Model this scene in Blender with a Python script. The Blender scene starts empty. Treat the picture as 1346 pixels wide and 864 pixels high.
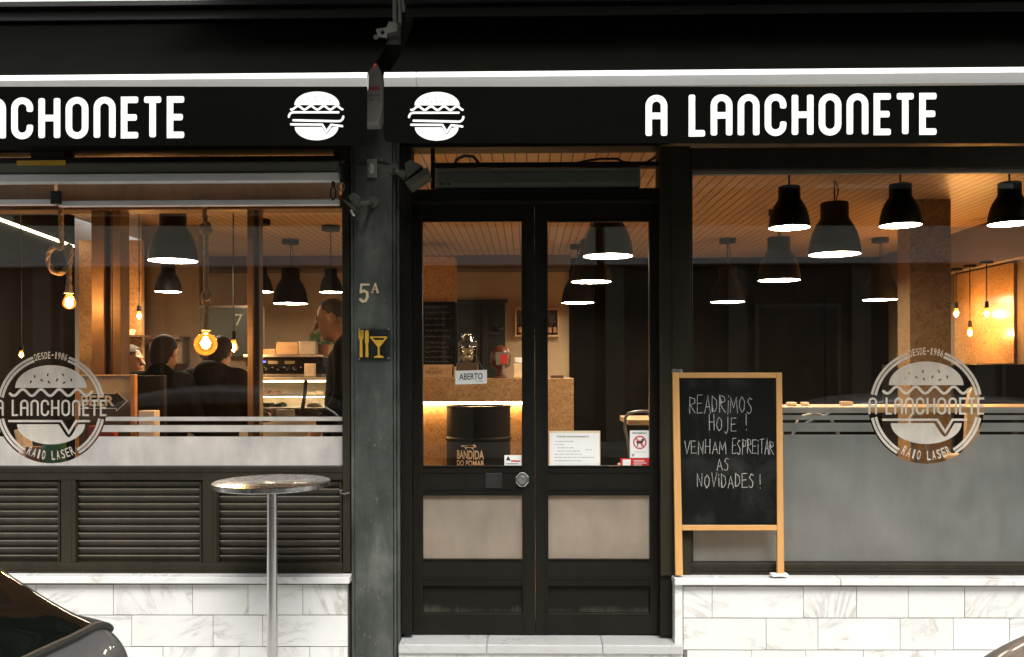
import bpy, bmesh, math, random
import numpy as np
from mathutils import Vector, Matrix
from mathutils.geometry import tessellate_polygon
random.seed(7)
R = math.radians
S = bpy.context.scene
COL = S.collection
# ------------------------------------------------------------------ camera, sky, sun, exposure
D = 4.79; EYE = 1.6; F = 1150.0; YAW = R(1.0); ROLL = R(0.14); HOR = 485.0
cd = bpy.data.cameras.new('camera'); cam = bpy.data.objects.new('camera', cd); COL.objects.link(cam)
cd.sensor_width = 36; cd.lens = 36 * F / 1346; cd.shift_y = (HOR - 432) / 1346; cd.clip_start = .05; cd.clip_end = 500
cam.matrix_world = Matrix.Translation((0, -D, EYE)) @ Matrix.Rotation(YAW, 4, 'Z') @ Matrix.Rotation(R(90), 4, 'X') @ Matrix.Rotation(-ROLL, 4, 'Z')
S.camera = cam
SUN_EL, SUN_AZ = 52, 165        # degrees; azimuth clockwise from the shop's inward normal
W = bpy.data.worlds.new('World'); S.world = W; W.use_nodes = True
nt = W.node_tree; nt.nodes.clear()
sky = nt.nodes.new('ShaderNodeTexSky'); sky.sky_type = 'NISHITA'; sky.sun_disc = False
sky.sun_elevation = R(SUN_EL); sky.sun_rotation = R(SUN_AZ); sky.air_density = 1.6; sky.dust_density = 4; sky.ozone_density = .6
bg = nt.nodes.new('ShaderNodeBackground'); bg.inputs[1].default_value = .14
wo = nt.nodes.new('ShaderNodeOutputWorld'); hs = nt.nodes.new('ShaderNodeHueSaturation'); hs.inputs['Saturation'].default_value = .25; nt.links.new(sky.outputs[0], hs.inputs['Color']); nt.links.new(hs.outputs[0], bg.inputs[0]); nt.links.new(bg.outputs[0], wo.inputs[0])
sl = bpy.data.lights.new('sun', 'SUN'); sl.energy = 1.35; sl.angle = R(22); sl.color = (1, .96, .9)
so = bpy.data.objects.new('sun', sl); COL.objects.link(so)
sd = Vector((math.sin(R(SUN_AZ)) * math.cos(R(SUN_EL)), math.cos(R(SUN_AZ)) * math.cos(R(SUN_EL)), math.sin(R(SUN_EL))))
so.rotation_euler = sd.to_track_quat('Z', 'Y').to_euler(); so.location = sd * 30
V = S.view_settings; S.display_settings.display_device = 'sRGB'
V.view_transform = 'Standard'; V.look = 'None'; V.gamma = 1; V.use_curve_mapping = False; V.exposure = 1.1
cy = S.cycles; cy.max_bounces = 8; cy.diffuse_bounces = 4; cy.glossy_bounces = 4; cy.transmission_bounces = 6; cy.transparent_max_bounces = 24
cy.use_denoising = True; cy.sample_clamp_indirect = 4; cy.caustics_reflective = False; cy.caustics_refractive = False
try: cy.use_light_tree = True
except Exception: pass

# a picture pixel (1346 x 864) -> the point of the plane Y = const seen there
_f = Vector((-math.sin(YAW), math.cos(YAW), 0)); _r = Vector((math.cos(YAW), math.sin(YAW), 0)); _u = Vector((0, 0, 1))
def at(px, py, Y=0.0):
    a = (px - 673) / F; b = -(py - HOR) / F
    a, b = a * math.cos(ROLL) + b * math.sin(ROLL), -a * math.sin(ROLL) + b * math.cos(ROLL)
    d = _f + _r * a + _u * b
    return Vector((0, -D, EYE)) + d * ((Y + D) / d.y)

# ------------------------------------------------------------------ materials
def lin(c):
    return tuple(((v / 255) / 12.92 if v / 255 <= .04045 else ((v / 255 + .055) / 1.055) ** 2.4) for v in c)
class N:
    def __init__(s, name):
        s.m = bpy.data.materials.new(name); s.m.use_nodes = True; s.t = s.m.node_tree; s.t.nodes.clear()
        s.out = s('OutputMaterial')
    def __call__(s, typ, ins=None, **kw):
        n = s.t.nodes.new('ShaderNode' + typ)
        for k, v in kw.items(): setattr(n, k, v)
        for k, v in (ins or {}).items():
            if isinstance(v, bpy.types.NodeSocket): s.t.links.new(v, n.inputs[k])
            elif v is not None:
                if isinstance(v, tuple) and len(v) == 3 and n.inputs[k].type == 'RGBA': v = v + (1,)
                n.inputs[k].default_value = v
        return n
    def pos(s, scale=(1, 1, 1)):
        g = s('NewGeometry'); return s('VectorMath', {0: g.outputs['Position'], 1: scale}, operation='MULTIPLY').outputs[0]
    def loc(s, scale=(1, 1, 1)):
        g = s('TexCoord'); return s('VectorMath', {0: g.outputs['Object'], 1: scale}, operation='MULTIPLY').outputs[0]
    def math(s, op, a, b=0.0, c=0.0):
        return s('Math', {0: a, 1: b, 2: c}, operation=op).outputs[0]
    def noise(s, vec, scale, detail=4, rough=.55, dist=0.0):
        return s('TexNoise', {'Vector': vec, 'Scale': scale, 'Detail': detail, 'Roughness': rough, 'Distortion': dist})
    def ramp(s, fac, stops, interp='LINEAR'):
        n = s('ValToRGB', {0: fac}); cr = n.color_ramp; cr.interpolation = interp
        while len(cr.elements) < len(stops): cr.elements.new(.5)
        for e, (p, c) in zip(cr.elements, stops):
            e.position = p; e.color = (c if isinstance(c, tuple) else (c, c, c)) + (1,)
        return n.outputs[0]
    def mix(s, f, a, b, mode='MIX'):
        n = s('Mix', None, data_type='RGBA', blend_type=mode); n.clamp_factor = True
        for i, v in ((0, f), (6, a), (7, b)):
            if isinstance(v, bpy.types.NodeSocket): s.t.links.new(v, n.inputs[i])
            else: n.inputs[i].default_value = v + (1,) if isinstance(v, tuple) else v
        return n.outputs[2]
    def bump(s, h, strength=.3, dist=.01):
        return s('Bump', {'Height': h, 'Strength': strength, 'Distance': dist}).outputs[0]
    def end(s, sh):
        s.t.links.new(sh, s.out.inputs[0]); return s.m
    def pbr(s, col, rough=.5, metal=0.0, normal=None, spec=.5, coat=0.0, **kw):
        ins = {'Base Color': col, 'Roughness': rough, 'Metallic': metal, 'Specular IOR Level': spec, 'Coat Weight': coat}
        if normal is not None: ins['Normal'] = normal
        ins.update(kw)
        return s.end(s('BsdfPrincipled', ins).outputs[0])
def paint(name, c, rough=.45, var=.25, scale=9, bump=.06, metal=0.0, spec=.5, coat=0.0):
    n = N(name); p = n.loc(); a = n.noise(p, scale, 5).outputs[0]; b = n.noise(p, scale * 9, 3).outputs[0]
    f = n.ramp(n.math('MULTIPLY_ADD', b, .3, n.math('MULTIPLY', a, .7)), [(.3, 0.0), (.7, 1.0)])
    col = n.mix(f, tuple(v * (1 - var) for v in c), tuple(min(1, v * (1 + var)) for v in c))
    rg = n.math('MULTIPLY_ADD', a, .25, rough - .12)
    return n.pbr(col, rg, metal, n.bump(b, bump, .004), spec, coat)
def emit(name, c, st):
    n = N(name); return n.end(n('Emission', {0: c, 1: st}).outputs[0])
def glass_mat(name, tint=(1, 1, 1), refl=.85, rough=0.0):
    n = N(name); fr = n('Fresnel', {0: 1.5}).outputs[0]
    if refl != 1: fr = n.math('MULTIPLY', fr, refl)
    t = n('BsdfTransparent', {0: tint}); g = n('BsdfGlossy', {0: (1, 1, 1), 'Roughness': rough})
    mx = n('MixShader', {0: fr, 1: t.outputs[0], 2: g.outputs[0]}); return n.end(mx.outputs[0])
def frost_mat(name, c=(.78, .76, .72), tr=.55, see=0.0):
    n = N(name); nz = n.noise(n.pos(), 3.5, 5, .6).outputs[0]; sm = n.noise(n.pos((1, 1, .3)), 16, 5, .6).outputs[0]
    f = n.math('MULTIPLY_ADD', sm, .4, n.math('MULTIPLY', nz, .6)); col = n.mix(n.ramp(f, [(.36, 0.0), (.66, 1.0)]), tuple(v * .70 for v in c), c)
    d = n('BsdfDiffuse', {0: col}); t = n('BsdfTranslucent', {0: col}); sh = n('MixShader', {0: tr, 1: d.outputs[0], 2: t.outputs[0]})
    if see:
        rf = n('BsdfRefraction', {'Color': (.85, .85, .83, 1), 'Roughness': .42, 'IOR': 1.25}); sh = n('MixShader', {0: see, 1: sh.outputs[0], 2: rf.outputs[0]})
    return n.end(sh.outputs[0])

M = {}
def grime_paint(name, c, streak=.5):
    n = N(name); p = n.pos(); a = n.noise(n.pos((1, 1, .18)), 14, 6, .6).outputs[0]; b = n.noise(p, 60, 4).outputs[0]; l = n.noise(p, 2.2, 4).outputs[0]
    f = n.ramp(n.math('MULTIPLY_ADD', a, .6, n.math('MULTIPLY', l, .4)), [(.38, 0.0), (.66, 1.0)])
    col = n.mix(f, c, tuple(v * (1 + streak) + .0015 for v in c))
    speck = n.ramp(n.noise(p, 95, 2).outputs[0], [(.70, 0.0), (.76, 1.0)])
    col = n.mix(n.math('MULTIPLY', speck, .25), col, (.16, .15, .12))
    return n.pbr(col, n.math('MULTIPLY_ADD', b, .25, .42), 0, n.bump(b, .12, .003), .2)
M['frame'] = grime_paint('brown_black_paint', (.0195, .0163, .0092))
M['door'] = grime_paint('door_paint', (.0052, .0044, .0024))
def scuffed():
    n = N('scuffed_door_panel'); g = n('NewGeometry'); z = n('SeparateXYZ', {0: g.outputs['Position']}).outputs[2]
    z0 = at(600, 806, .09).z; z1 = at(600, 775, .09).z; k = n('MapRange', {0: z, 1: z0, 2: z1, 3: 1.0, 4: 0.0}).outputs[0]
    st = n.noise(n.pos((90, 1, 5)), 1.0, 4, .7).outputs[0]; pt = n.noise(n.pos((5, 1, 3)), 1.0, 3).outputs[0]
    f = n.ramp(n.math('MULTIPLY', n.math('POWER', k, 1.8), n.math('MULTIPLY', st, pt)), [(.13, 0.0), (.30, 1.0)])
    return n.pbr(n.mix(n.math('MULTIPLY', f, .5), (.0052, .0044, .0024), (.09, .085, .065)), .6, 0, None, .2)
M['door_panel'] = scuffed()
M['louver'] = grime_paint('louver_paint', (.095, .082, .066), .35)
M['frame_in'] = paint('inner_frame_wood', (.13, .08, .045), .5)
def pillar_mat():
    n = N('pillar_paint'); a = n.noise(n.pos((1, 1, .22)), 9, 7, .62, .3).outputs[0]; b = n.noise(n.pos(), 4.5, 5).outputs[0]; c = n.noise(n.pos(), 50, 4).outputs[0]
    f = n.ramp(n.math('MULTIPLY_ADD', a, .55, n.math('MULTIPLY', b, .45)), [(.34, 0.0), (.52, .35), (.68, 1.0)])
    col = n.mix(f, (.016, .021, .017), (.115, .125, .112))
    sp = n.ramp(n.noise(n.pos((1, 1, .5)), 70, 3).outputs[0], [(.66, 0.0), (.74, 1.0)])
    col = n.mix(n.math('MULTIPLY', sp, .35), col, (.32, .32, .28))
    return n.pbr(col, .5, 0, n.bump(n.math('MULTIPLY_ADD', c, .5, a), .25, .006))
M['pillar'] = pillar_mat()
def marble_mat(name, base=(.70, .705, .70)):
    n = N(name); g = n('NewGeometry'); ri = g.outputs['Random Per Island']
    off = n('CombineXYZ', {0: n.math('MULTIPLY', ri, 91.0), 1: n.math('MULTIPLY', ri, 37.0), 2: n.math('MULTIPLY', ri, 53.0)}).outputs[0]
    rot = n('VectorRotate', {'Vector': g.outputs['Position'], 'Axis': (0, 1, 0), 'Angle': n.math('MULTIPLY', ri, 9.0)}).outputs[0]
    p = n('VectorMath', {0: rot, 1: off}, operation='ADD').outputs[0]
    st = n('VectorMath', {0: p, 1: (1, 1, 3.2)}, operation='MULTIPLY').outputs[0]
    w = n.noise(st, 1.7, 9, .58, .9).outputs[0]
    v = n.math('ABSOLUTE', n.math('SUBTRACT', w, .5))
    vein = n.ramp(v, [(0.0, 1.0), (.010, .7), (.03, .22), (.09, 0.0)])
    mask = n.ramp(n.noise(p, 2.3, 3).outputs[0], [(.43, 0.0), (.60, 1.0)])
    vein = n.math('MULTIPLY', vein, mask)
    cloud = n.ramp(n.noise(st, 3.5, 6, .6, .5).outputs[0], [(.35, 0.0), (.75, 1.0)])
    col = n.mix(n.math('MULTIPLY', cloud, .16), base, (.60, .585, .55))
    tint = n.ramp(n.math('FRACT', n.math('MULTIPLY', ri, 17.3)), [(0.0, (1, 1, 1)), (.6, (.98, .975, .96)), (.85, (.955, .945, .92)), (1.0, (.95, .92, .87))])
    col = n.mix(1.0, col, tint, 'MULTIPLY')
    warm = n.mix(n.noise(p, 1.6, 2).outputs[0], (.27, .275, .27), (.40, .34, .28))
    col = n.mix(n.math('MULTIPLY', vein, .66), col, warm)
    dirt = n.ramp(n.noise(g.outputs['Position'], 7, 6, .65).outputs[0], [(.52, 0.0), (.78, 1.0)]); col = n.mix(n.math('MULTIPLY', dirt, .15), col, (.42, .39, .33))
    return n.pbr(col, n.math('MULTIPLY_ADD', cloud, .15, .26), 0, n.bump(n.noise(g.outputs['Position'], 80, 3).outputs[0], .04, .002), .5)
M['marble'] = marble_mat('white_veined_marble')
M['grey_marble'] = marble_mat('grey_marble_step', (.42, .43, .43))
M['grout'] = paint('grout', (.16, .15, .13), .9)
def boards_mat():
    n = N('pine_ceiling_boards'); g = n('NewGeometry'); sx = n('SeparateXYZ', {0: g.outputs['Position']})
    u = n.math('DIVIDE', sx.outputs[0], .078); fr = n.math('FRACT', u); idx = n.math('FLOOR', u)
    rnd = n('TexWhiteNoise', {'W': idx}, noise_dimensions='1D').outputs[0]
    gr = n.noise(n.pos((30, 1.6, 1)), 1.0, 5, .6, .6).outputs[0]
    base = n.mix(gr, (.45, .285, .155), (.59, .41, .245))
    base = n.mix(n.math('MULTIPLY', rnd, .4), base, (.40, .25, .14))
    groove = n.ramp(n.math('ABSOLUTE', n.math('SUBTRACT', fr, .5)), [(.43, 0.0), (.47, 1.0)])
    col = n.mix(groove, base, (.05, .025, .012))
    return n.pbr(col, .4, 0, n.bump(n.math('SUBTRACT', 1.0, groove), .6, .008), .45)
M['boards'] = boards_mat()
def osb_mat(name, dark=1.0, coat=.0):
    n = N(name); p = n.pos(); d = n.noise(p, 4, 3); dv = n('VectorMath', {0: d.outputs[1], 1: (.35, .35, .35)}, operation='MULTIPLY').outputs[0]
    q = n('VectorMath', {0: p, 1: dv}, operation='ADD').outputs[0]
    q1 = n('VectorMath', {0: q, 1: (1, 1, 2.6)}, operation='MULTIPLY').outputs[0]
    q2 = n('VectorMath', {0: n('VectorRotate', {'Vector': q, 'Axis': (0, 1, 0), 'Angle': .9}).outputs[0], 1: (1, 1, 3)}, operation='MULTIPLY').outputs[0]
    a = n('TexVoronoi', {'Vector': q1, 'Scale': 34.0}); b = n('TexVoronoi', {'Vector': q2, 'Scale': 47.0})
    ra = n('SeparateColor', {0: a.outputs['Color']}).outputs[0]; rb = n('SeparateColor', {0: b.outputs['Color']}).outputs[1]
    f = n.math('MULTIPLY_ADD', ra, .55, n.math('MULTIPLY', rb, .45))
    col = n.ramp(f, [(.08, (.24 * dark, .125 * dark, .045 * dark)), (.35, (.40 * dark, .23 * dark, .095 * dark)), (.65, (.48 * dark, .295 * dark, .135 * dark)), (.95, (.58 * dark, .385 * dark, .19 * dark))])
    col = n.mix(n.ramp(n.noise(n.pos((1, 1, 1)), 3, 4).outputs[0], [(.4, 0.0), (.75, .5)]), col, (.28 * dark, .14 * dark, .05 * dark))
    return n.pbr(col, .5 if not coat else .35, 0, n.bump(f, .25, .004), .5, coat, **({'Coat Roughness': .2} if coat else {}))
M['osb'] = osb_mat('osb_panel'); M['osb_dark'] = osb_mat('brown_osb', .55); M['osb_wall'] = osb_mat('varnished_osb', .72, .9)
def wood_mat(name, c, rough=.5, axis=(1, 1, 14)):
    n = N(name); g = n.noise(n.loc(axis), 3, 6, .6, .8).outputs[0]; s_ = n.noise(n.loc(), 40, 3).outputs[0]
    col = n.mix(g, tuple(v * .62 for v in c), tuple(min(1, v * 1.2) for v in c)); 
    return n.pbr(col, rough, 0, n.bump(n.math('MULTIPLY_ADD', s_, .3, g), .12, .003))
M['pine'] = wood_mat('varnished_pine', (.62, .33, .11), .4, (12, 12, 1.2)); M['pine_h'] = wood_mat('varnished_pine_rail', (.62, .33, .11), .4, (1.2, 12, 12))
M['oak'] = wood_mat('pale_oak', (.55, .36, .18), .45, (1.5, 12, 12)); M['darkwood'] = wood_mat('dark_wood', (.09, .05, .03))
def fabric_mat():
    n = N('black_awning_canvas'); p = n.pos(); w = n.noise(p, 240, 2).outputs[0]; b = n.noise(n.pos((1, 2, 2)), 2.5, 5).outputs[0]
    col = n.mix(b, (.0018, .0020, .0014), (.0030, .0032, .0024)); 
    return n.pbr(col, .85, 0, n.bump(n.math('MULTIPLY_ADD', w, .25, b), .2, .01), .015)
M['canvas'] = fabric_mat()
M['white_print'] = paint('white_print', (.86, .86, .85), .55, .03)
M['white_alu'] = paint('white_lacquered_aluminium', (.76, .76, .75), .35, .04, 5, .02)
M['grey_alu'] = paint('dark_grey_aluminium', (.015, .015, .013), .45)
M['olive'] = paint('olive_grey_casing', (.16, .16, .125), .5, .15, 4)
M['blind'] = frost_mat('beige_blind_cloth', (.66, .53, .40), .6)
M['steel'] = N('brushed_steel').pbr((.60, .595, .59), .27, 1.0)
def brushed():
    n = N('hammered_table_steel'); a = n.noise(n.loc((1, 1, 1)), 26, 4).outputs[0]
    return n.pbr((.50, .49, .475), n.math('MULTIPLY_ADD', a, .3, .10), 1.0, n.bump(a, .2, .003))
M['table_steel'] = brushed()
M['zinc'] = paint('worn_galvanised_metal', (.24, .235, .215), .45, .3, 25, .2, .6)
M['glass'] = glass_mat('window_glass'); M['frost'] = frost_mat('frosted_film', (.44, .47, .455), .45, .38); M['frost_daylit'] = frost_mat('daylit_frosted_film', (.95, .92, .87), .34, .08); M['decal'] = frost_mat('white_window_film', (.93, .89, .81), .38)  # paler left film: that window's stronger daylight is put into its colour
M['door_frost'] = frost_mat('frosted_door_glass', (.56, .50, .43), .5, .25)
M['black'] = paint('matt_black', (.012, .012, .011), .5); M['lamp_black'] = paint('lamp_shade_black', (.007, .0062, .005), .5, .2, 12, .0, spec=.2)
M['lamp_disc'] = emit('pendant_light', (1, .80, .56), 42); M['lamp_in'] = paint('lamp_inner_white', (.75, .68, .58), .5)
M['led'] = emit('led_strip_warm', (1, .60, .22), 48); M['led_cool'] = emit('led_strip_white', (1, .78, .48), 7)
M['bulb'] = emit('hot_filament', (1, .60, .22), 90); M['amber'] = None
def amber():
    n = N('amber_bulb_glass'); t = n('BsdfTransparent', {0: (1, .72, .36)}); g = n('BsdfGlossy', {0: (1, .8, .5), 'Roughness': .03}); e = n('Emission', {0: (1, .34, .05), 1: .22})
    m1 = n('MixShader', {0: n('Fresnel', {0: 1.45}).outputs[0], 1: t.outputs[0], 2: g.outputs[0]}); lw = n('LayerWeight', {0: .35})
    m2 = n('AddShader', {0: m1.outputs[0], 1: e.outputs[0]}); return n.end(m2.outputs[0])
M['amber'] = amber()
M['rope'] = paint('jute_rope', (.56, .43, .29), .9, .35, 60, .4)
M['board'] = None
def chalkboard():
    n = N('chalkboard_slate'); b = n.noise(n.pos((1, 1, .7)), 5, 6, .62, .4).outputs[0]; f = n.ramp(b, [(.5, 0.0), (.78, 1.0)])
    col = n.mix(n.math('MULTIPLY', f, .8), (.0035, .0037, .0030), (.034, .034, .031)); return n.pbr(col, .7, 0, None, .12)
M['board'] = chalkboard()
def chalk():
    n = N('chalk'); a = n.noise(n.pos(), 260, 2).outputs[0]; col = n.mix(n.ramp(a, [(.35, 0.0), (.6, 1.0)]), (.10, .10, .095), (.50, .50, .48)); return n.pbr(col, .95)
M['chalk'] = chalk()
M['yellow'] = paint('yellow_vinyl', (.72, .42, .04), .4, .08); M['paper'] = paint('white_paper', (.88, .88, .85), .7, .03); M['red'] = paint('red_print', (.62, .03, .025), .5, .05)
M['ink'] = paint('black_ink', (.02, .02, .02), .6); M['grey_ink'] = paint('grey_ink', (.42, .42, .42), .7); M['plastic'] = paint('grey_green_plastic', (.085, .09, .07), .5, .2)
M['alarm'] = paint('aged_alarm_plastic', (.36, .36, .33), .5, .15); M['led_red'] = emit('alarm_led', (1, .02, .02), 4)
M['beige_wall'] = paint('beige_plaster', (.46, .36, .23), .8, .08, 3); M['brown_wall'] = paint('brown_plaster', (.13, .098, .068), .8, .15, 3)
def darkwall():
    n = N('dark_stained_wall'); b = n.noise(n.pos((1, 1, .6)), 3, 7, .65, .6).outputs[0]; col = n.mix(n.ramp(b, [(.35, 0.0), (.75, 1.0)]), (.003, .003, .0022), (.010, .009, .007)); return n.pbr(col, .8, 0, None, .08)
M['dark_wall'] = darkwall(); M['floor_in'] = paint('brown_floor_tile', (.36, .28, .21), .4, .2, 3)
M['green_dark'] = paint('dark_green_panel', (.006, .011, .008), .6); M['barrel'] = paint('black_barrel_enamel', (.004, .0038, .0035), .55, .2, 6, .03, spec=.15); M['cream'] = paint('cream_print', (.78, .62, .42), .6, .08)
M['cab'] = paint('display_case_metal', (.55, .50, .40), .35, .1, 6, .03, .4); M['cake'] = paint('brown_cake', (.25, .12, .05), .7, .4, 40, .3); M['icing'] = paint('cream_icing', (.75, .62, .42), .6)
M['leafg'] = paint('herb_leaf', (.05, .13, .03), .5, .4, 20); M['terra'] = paint('terracotta_pot', (.35, .14, .07), .8); M['bottle'] = paint('brown_bottle_glass', (.06, .022, .008), .1, .2, 5, 0); M['label'] = paint('bottle_label', (.55, .30, .15), .6)
M['asphalt'] = paint('asphalt', (.05, .05, .05), .85, .3, 60, .5); M['paving'] = paint('limestone_paving', (.42, .41, .38), .75, .2, 12, .2); M['kerb'] = paint('granite_kerb', (.30, .30, .29), .8, .2, 20)
M['stucco'] = paint('pale_green_stucco', (.58, .60, .48), .85, .1, 2); M['stucco2'] = paint('grey_stucco', (.54, .55, .46), .85, .1, 2); M['shopdark'] = paint('dark_shopfront', (.035, .035, .033), .5, .3, 2); M['stonewall'] = paint('upper_wall_render', (.70, .69, .66), .85, .08, 3)
M['osb_door'] = paint('brown_street_door', (.12, .07, .04), .5); M['win_dark'] = N('far_window_glass').pbr((.03, .035, .04), .06, 0, None, .6)
def carpaint(name, c, ct=1.0):
    n = N(name); fl = n.noise(n.loc(), 900, 1).outputs[0]; col = n.mix(fl, tuple(v * .8 for v in c), tuple(v * 1.25 for v in c)); return n.pbr(col, .4, .12, None, .4, ct, **{'Coat Roughness': .02})
M['car_grey'] = carpaint('graphite_car_paint', (.085, .085, .088)); M['car_red'] = carpaint('maroon_grey_car_paint', (.045, .034, .036), .4)
M['car_glass'] = N('dark_car_glass').pbr((.004, .005, .004), .02, 0, None, .45); M['rubber'] = paint('black_rubber', (.014, .014, .013), .55); M['tail'] = N('red_lamp_glass').pbr((.22, .006, .006), .08, 0, None, .6, 1.0); M['rim'] = N('wheel_alloy').pbr((.5, .5, .5), .3, .9)
M['jacket'] = paint('black_jacket_cloth', (.004, .004, .0045), .9, .3, 30, .3, spec=.1); M['hoodie'] = paint('charcoal_hoodie_cloth', (.018, .0185, .016), .9, .25, 40, .3, spec=.1); M['olivecloth'] = paint('dark_olive_cloth', (.015, .015, .012), .9, .25, 40, .3, spec=.1); M['denim'] = paint('dark_denim', (.02, .026, .04), .85)
M['skin'] = paint('skin', (.52, .30, .20), .55, .1, 14, .05); M['hair'] = paint('dark_hair', (.02, .014, .010), .7, .4, 60, .4); M['hair_grey'] = paint('short_greying_hair', (.10, .085, .07), .8, .4, 90, .4); M['eye'] = N('eye_dark').pbr((.01, .008, .006), .1); M['lip'] = paint('lips', (.40, .16, .13), .5)

# ------------------------------------------------------------------ mesh builder
WORLD = {}
class MB:
    def __init__(s): s.v = []; s.f = []; s.mi = []; s.cur = 0
    def add(s, vs, fs):
        b = len(s.v); s.v += [Vector(v) for v in vs]
        for f in fs: s.f.append([b + i for i in f]); s.mi.append(s.cur)
        return s
    def box(s, x0, x1, y0, y1, z0, z1, mat=None):
        x0, x1 = sorted((x0, x1)); y0, y1 = sorted((y0, y1)); z0, z1 = sorted((z0, z1))
        vs = [Vector((x, y, z)) for z in (z0, z1) for y in (y0, y1) for x in (x0, x1)]
        if mat: vs = [mat @ v for v in vs]
        return s.add(vs, [(0, 2, 3, 1), (4, 5, 7, 6), (0, 1, 5, 4), (2, 6, 7, 3), (0, 4, 6, 2), (1, 3, 7, 5)])
    def fb(s, px0, py0, px1, py1, Y0, Y1):
        "a box whose front face (at Y0) covers these picture pixels"
        my = (py0 + py1) / 2; mx = (px0 + px1) / 2
        return s.box(at(px0, my, Y0).x, at(px1, my, Y0).x, Y0, Y1, at(mx, py0, Y0).z, at(mx, py1, Y0).z)
    def cyl(s, p0, p1, r0, r1=None, n=16):
        p0, p1 = Vector(p0), Vector(p1); r1 = r0 if r1 is None else r1
        q = (p1 - p0).to_track_quat('Z', 'Y'); vs = []
        for p, r in ((p0, r0), (p1, r1)):
            for k in range(n): a = 2 * math.pi * k / n; vs.append(p + q @ Vector((r * math.cos(a), r * math.sin(a), 0)))
        fs = [(k, (k + 1) % n, n + (k + 1) % n, n + k) for k in range(n)] + [tuple(range(n - 1, -1, -1)), tuple(range(n, 2 * n))]
        return s.add(vs, fs)
    def lathe(s, c, prof, n=24, axis='Z'):
        c = Vector(c); vs = []; fs = []; m = len(prof)
        for k in range(n):
            a = 2 * math.pi * k / n
            for r, z in prof:
                p = Vector((r * math.cos(a), r * math.sin(a), z))
                if axis == 'Y': p = Vector((p.x, p.z, p.y))
                vs.append(c + p)
        for k in range(n):
            k2 = (k + 1) % n
            for i in range(m - 1):
                q = (k * m + i, k2 * m + i, k2 * m + i + 1, k * m + i + 1); 
                fs.append(q if axis == 'Z' else q[::-1])
        return s.add(vs, fs)
    def tube(s, pts, r, n=8, closed=False):
        pts = [Vector(p) for p in pts]; m = len(pts); rs = r if isinstance(r, (list, tuple)) else [r] * m
        vs = []; up = None
        for i, p in enumerate(pts):
            if closed: t = (pts[(i + 1) % m] - pts[i - 1])
            else: t = (pts[min(i + 1, m - 1)] - pts[max(i - 1, 0)])
            t.normalize()
            if up is None: up = t.orthogonal().normalized()
            up = (up - t * up.dot(t)); up = up.normalized() if up.length > 1e-6 else t.orthogonal().normalized(); w = t.cross(up)
            for k in range(n): a = 2 * math.pi * k / n; vs.append(p + (up * math.cos(a) + w * math.sin(a)) * rs[i])
        fs = []
        for i in range(m if closed else m - 1):
            j = (i + 1) % m
            for k in range(n): fs.append((i * n + k, i * n + (k + 1) % n, j * n + (k + 1) % n, j * n + k))
        if not closed: fs += [tuple(range(n - 1, -1, -1)), tuple(range((m - 1) * n, m * n))]
        return s.add(vs, fs)
    def sphere(s, c, rx, ry=None, rz=None, n=16, m=10, mat=None):
        ry = ry or rx; rz = rz or rx; c = Vector(c); vs = []; fs = []
        for i in range(m + 1):
            th = math.pi * i / m
            for k in range(n):
                a = 2 * math.pi * k / n; p = Vector((rx * math.sin(th) * math.cos(a), ry * math.sin(th) * math.sin(a), rz * math.cos(th)))
                if mat: p = mat @ p
                vs.append(c + p)
        for i in range(m):
            for k in range(n): fs.append((i * n + k, (i + 1) * n + k, (i + 1) * n + (k + 1) % n, i * n + (k + 1) % n))
        return s.add(vs, fs)
    def prism(s, outer, P, d=.001, holes=()):
        "flat shape from a 2-D outline (with holes); P(x, y, depth) maps it into space"
        loops = [list(outer)] + [list(h) for h in holes]; fl = [p for l in loops for p in l]
        tris = tessellate_polygon([[Vector((x, y, 0)) for x, y in l] for l in loops]); n = len(fl); fs = []
        for t in tris:
            a, b, c = [fl[i] for i in t]
            if (b[0] - a[0]) * (c[1] - a[1]) - (b[1] - a[1]) * (c[0] - a[0]) < 0: t = t[::-1]
            fs.append(tuple(t)); fs.append(tuple(n + i for i in t[::-1]))
        o = 0
        for l in loops:
            k = len(l)
            for i in range(k): fs.append((o + i, n + o + i, n + o + (i + 1) % k, o + (i + 1) % k))
            o += k
        return s.add([P(x, y, 0) for x, y in fl] + [P(x, y, d) for x, y in fl], fs)
    def stroke(s, pts, w, P, d=.001, closed=False, cap=.45):
        "a pen stroke of width w along a 2-D path"
        q = [Vector((p[0], p[1])) for p in pts]; m = len(q); h = w / 2; L = []; Rr = []
        for i in range(m):
            a = q[i] - q[i - 1] if (i > 0 or closed) else None; b = q[(i + 1) % m] - q[i] if (i < m - 1 or closed) else None
            ta = a.normalized() if a is not None and a.length else None; tb = b.normalized() if b is not None and b.length else None
            t = ((ta or tb) + (tb or ta)); t = t.normalized() if t.length > 1e-6 else (ta or tb)
            nn = Vector((-t.y, t.x)); k = 1.0
            if ta is not None and tb is not None: k = 1 / max(.45, nn.dot(Vector((-ta.y, ta.x))))
            L.append(q[i] + nn * h * k); Rr.append(q[i] - nn * h * k)
        if closed:
            vs = [P(p.x, p.y, 0) for p in L] + [P(p.x, p.y, 0) for p in Rr] + [P(p.x, p.y, d) for p in L] + [P(p.x, p.y, d) for p in Rr]; fs = []
            for i in range(m):
                j = (i + 1) % m; fs += [(m + i, m + j, j, i), (2 * m + i, 2 * m + j, 3 * m + j, 3 * m + i), (i, j, 2 * m + j, 2 * m + i), (m + j, m + i, 3 * m + i, 3 * m + j)]
            return s.add(vs, fs)
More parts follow.
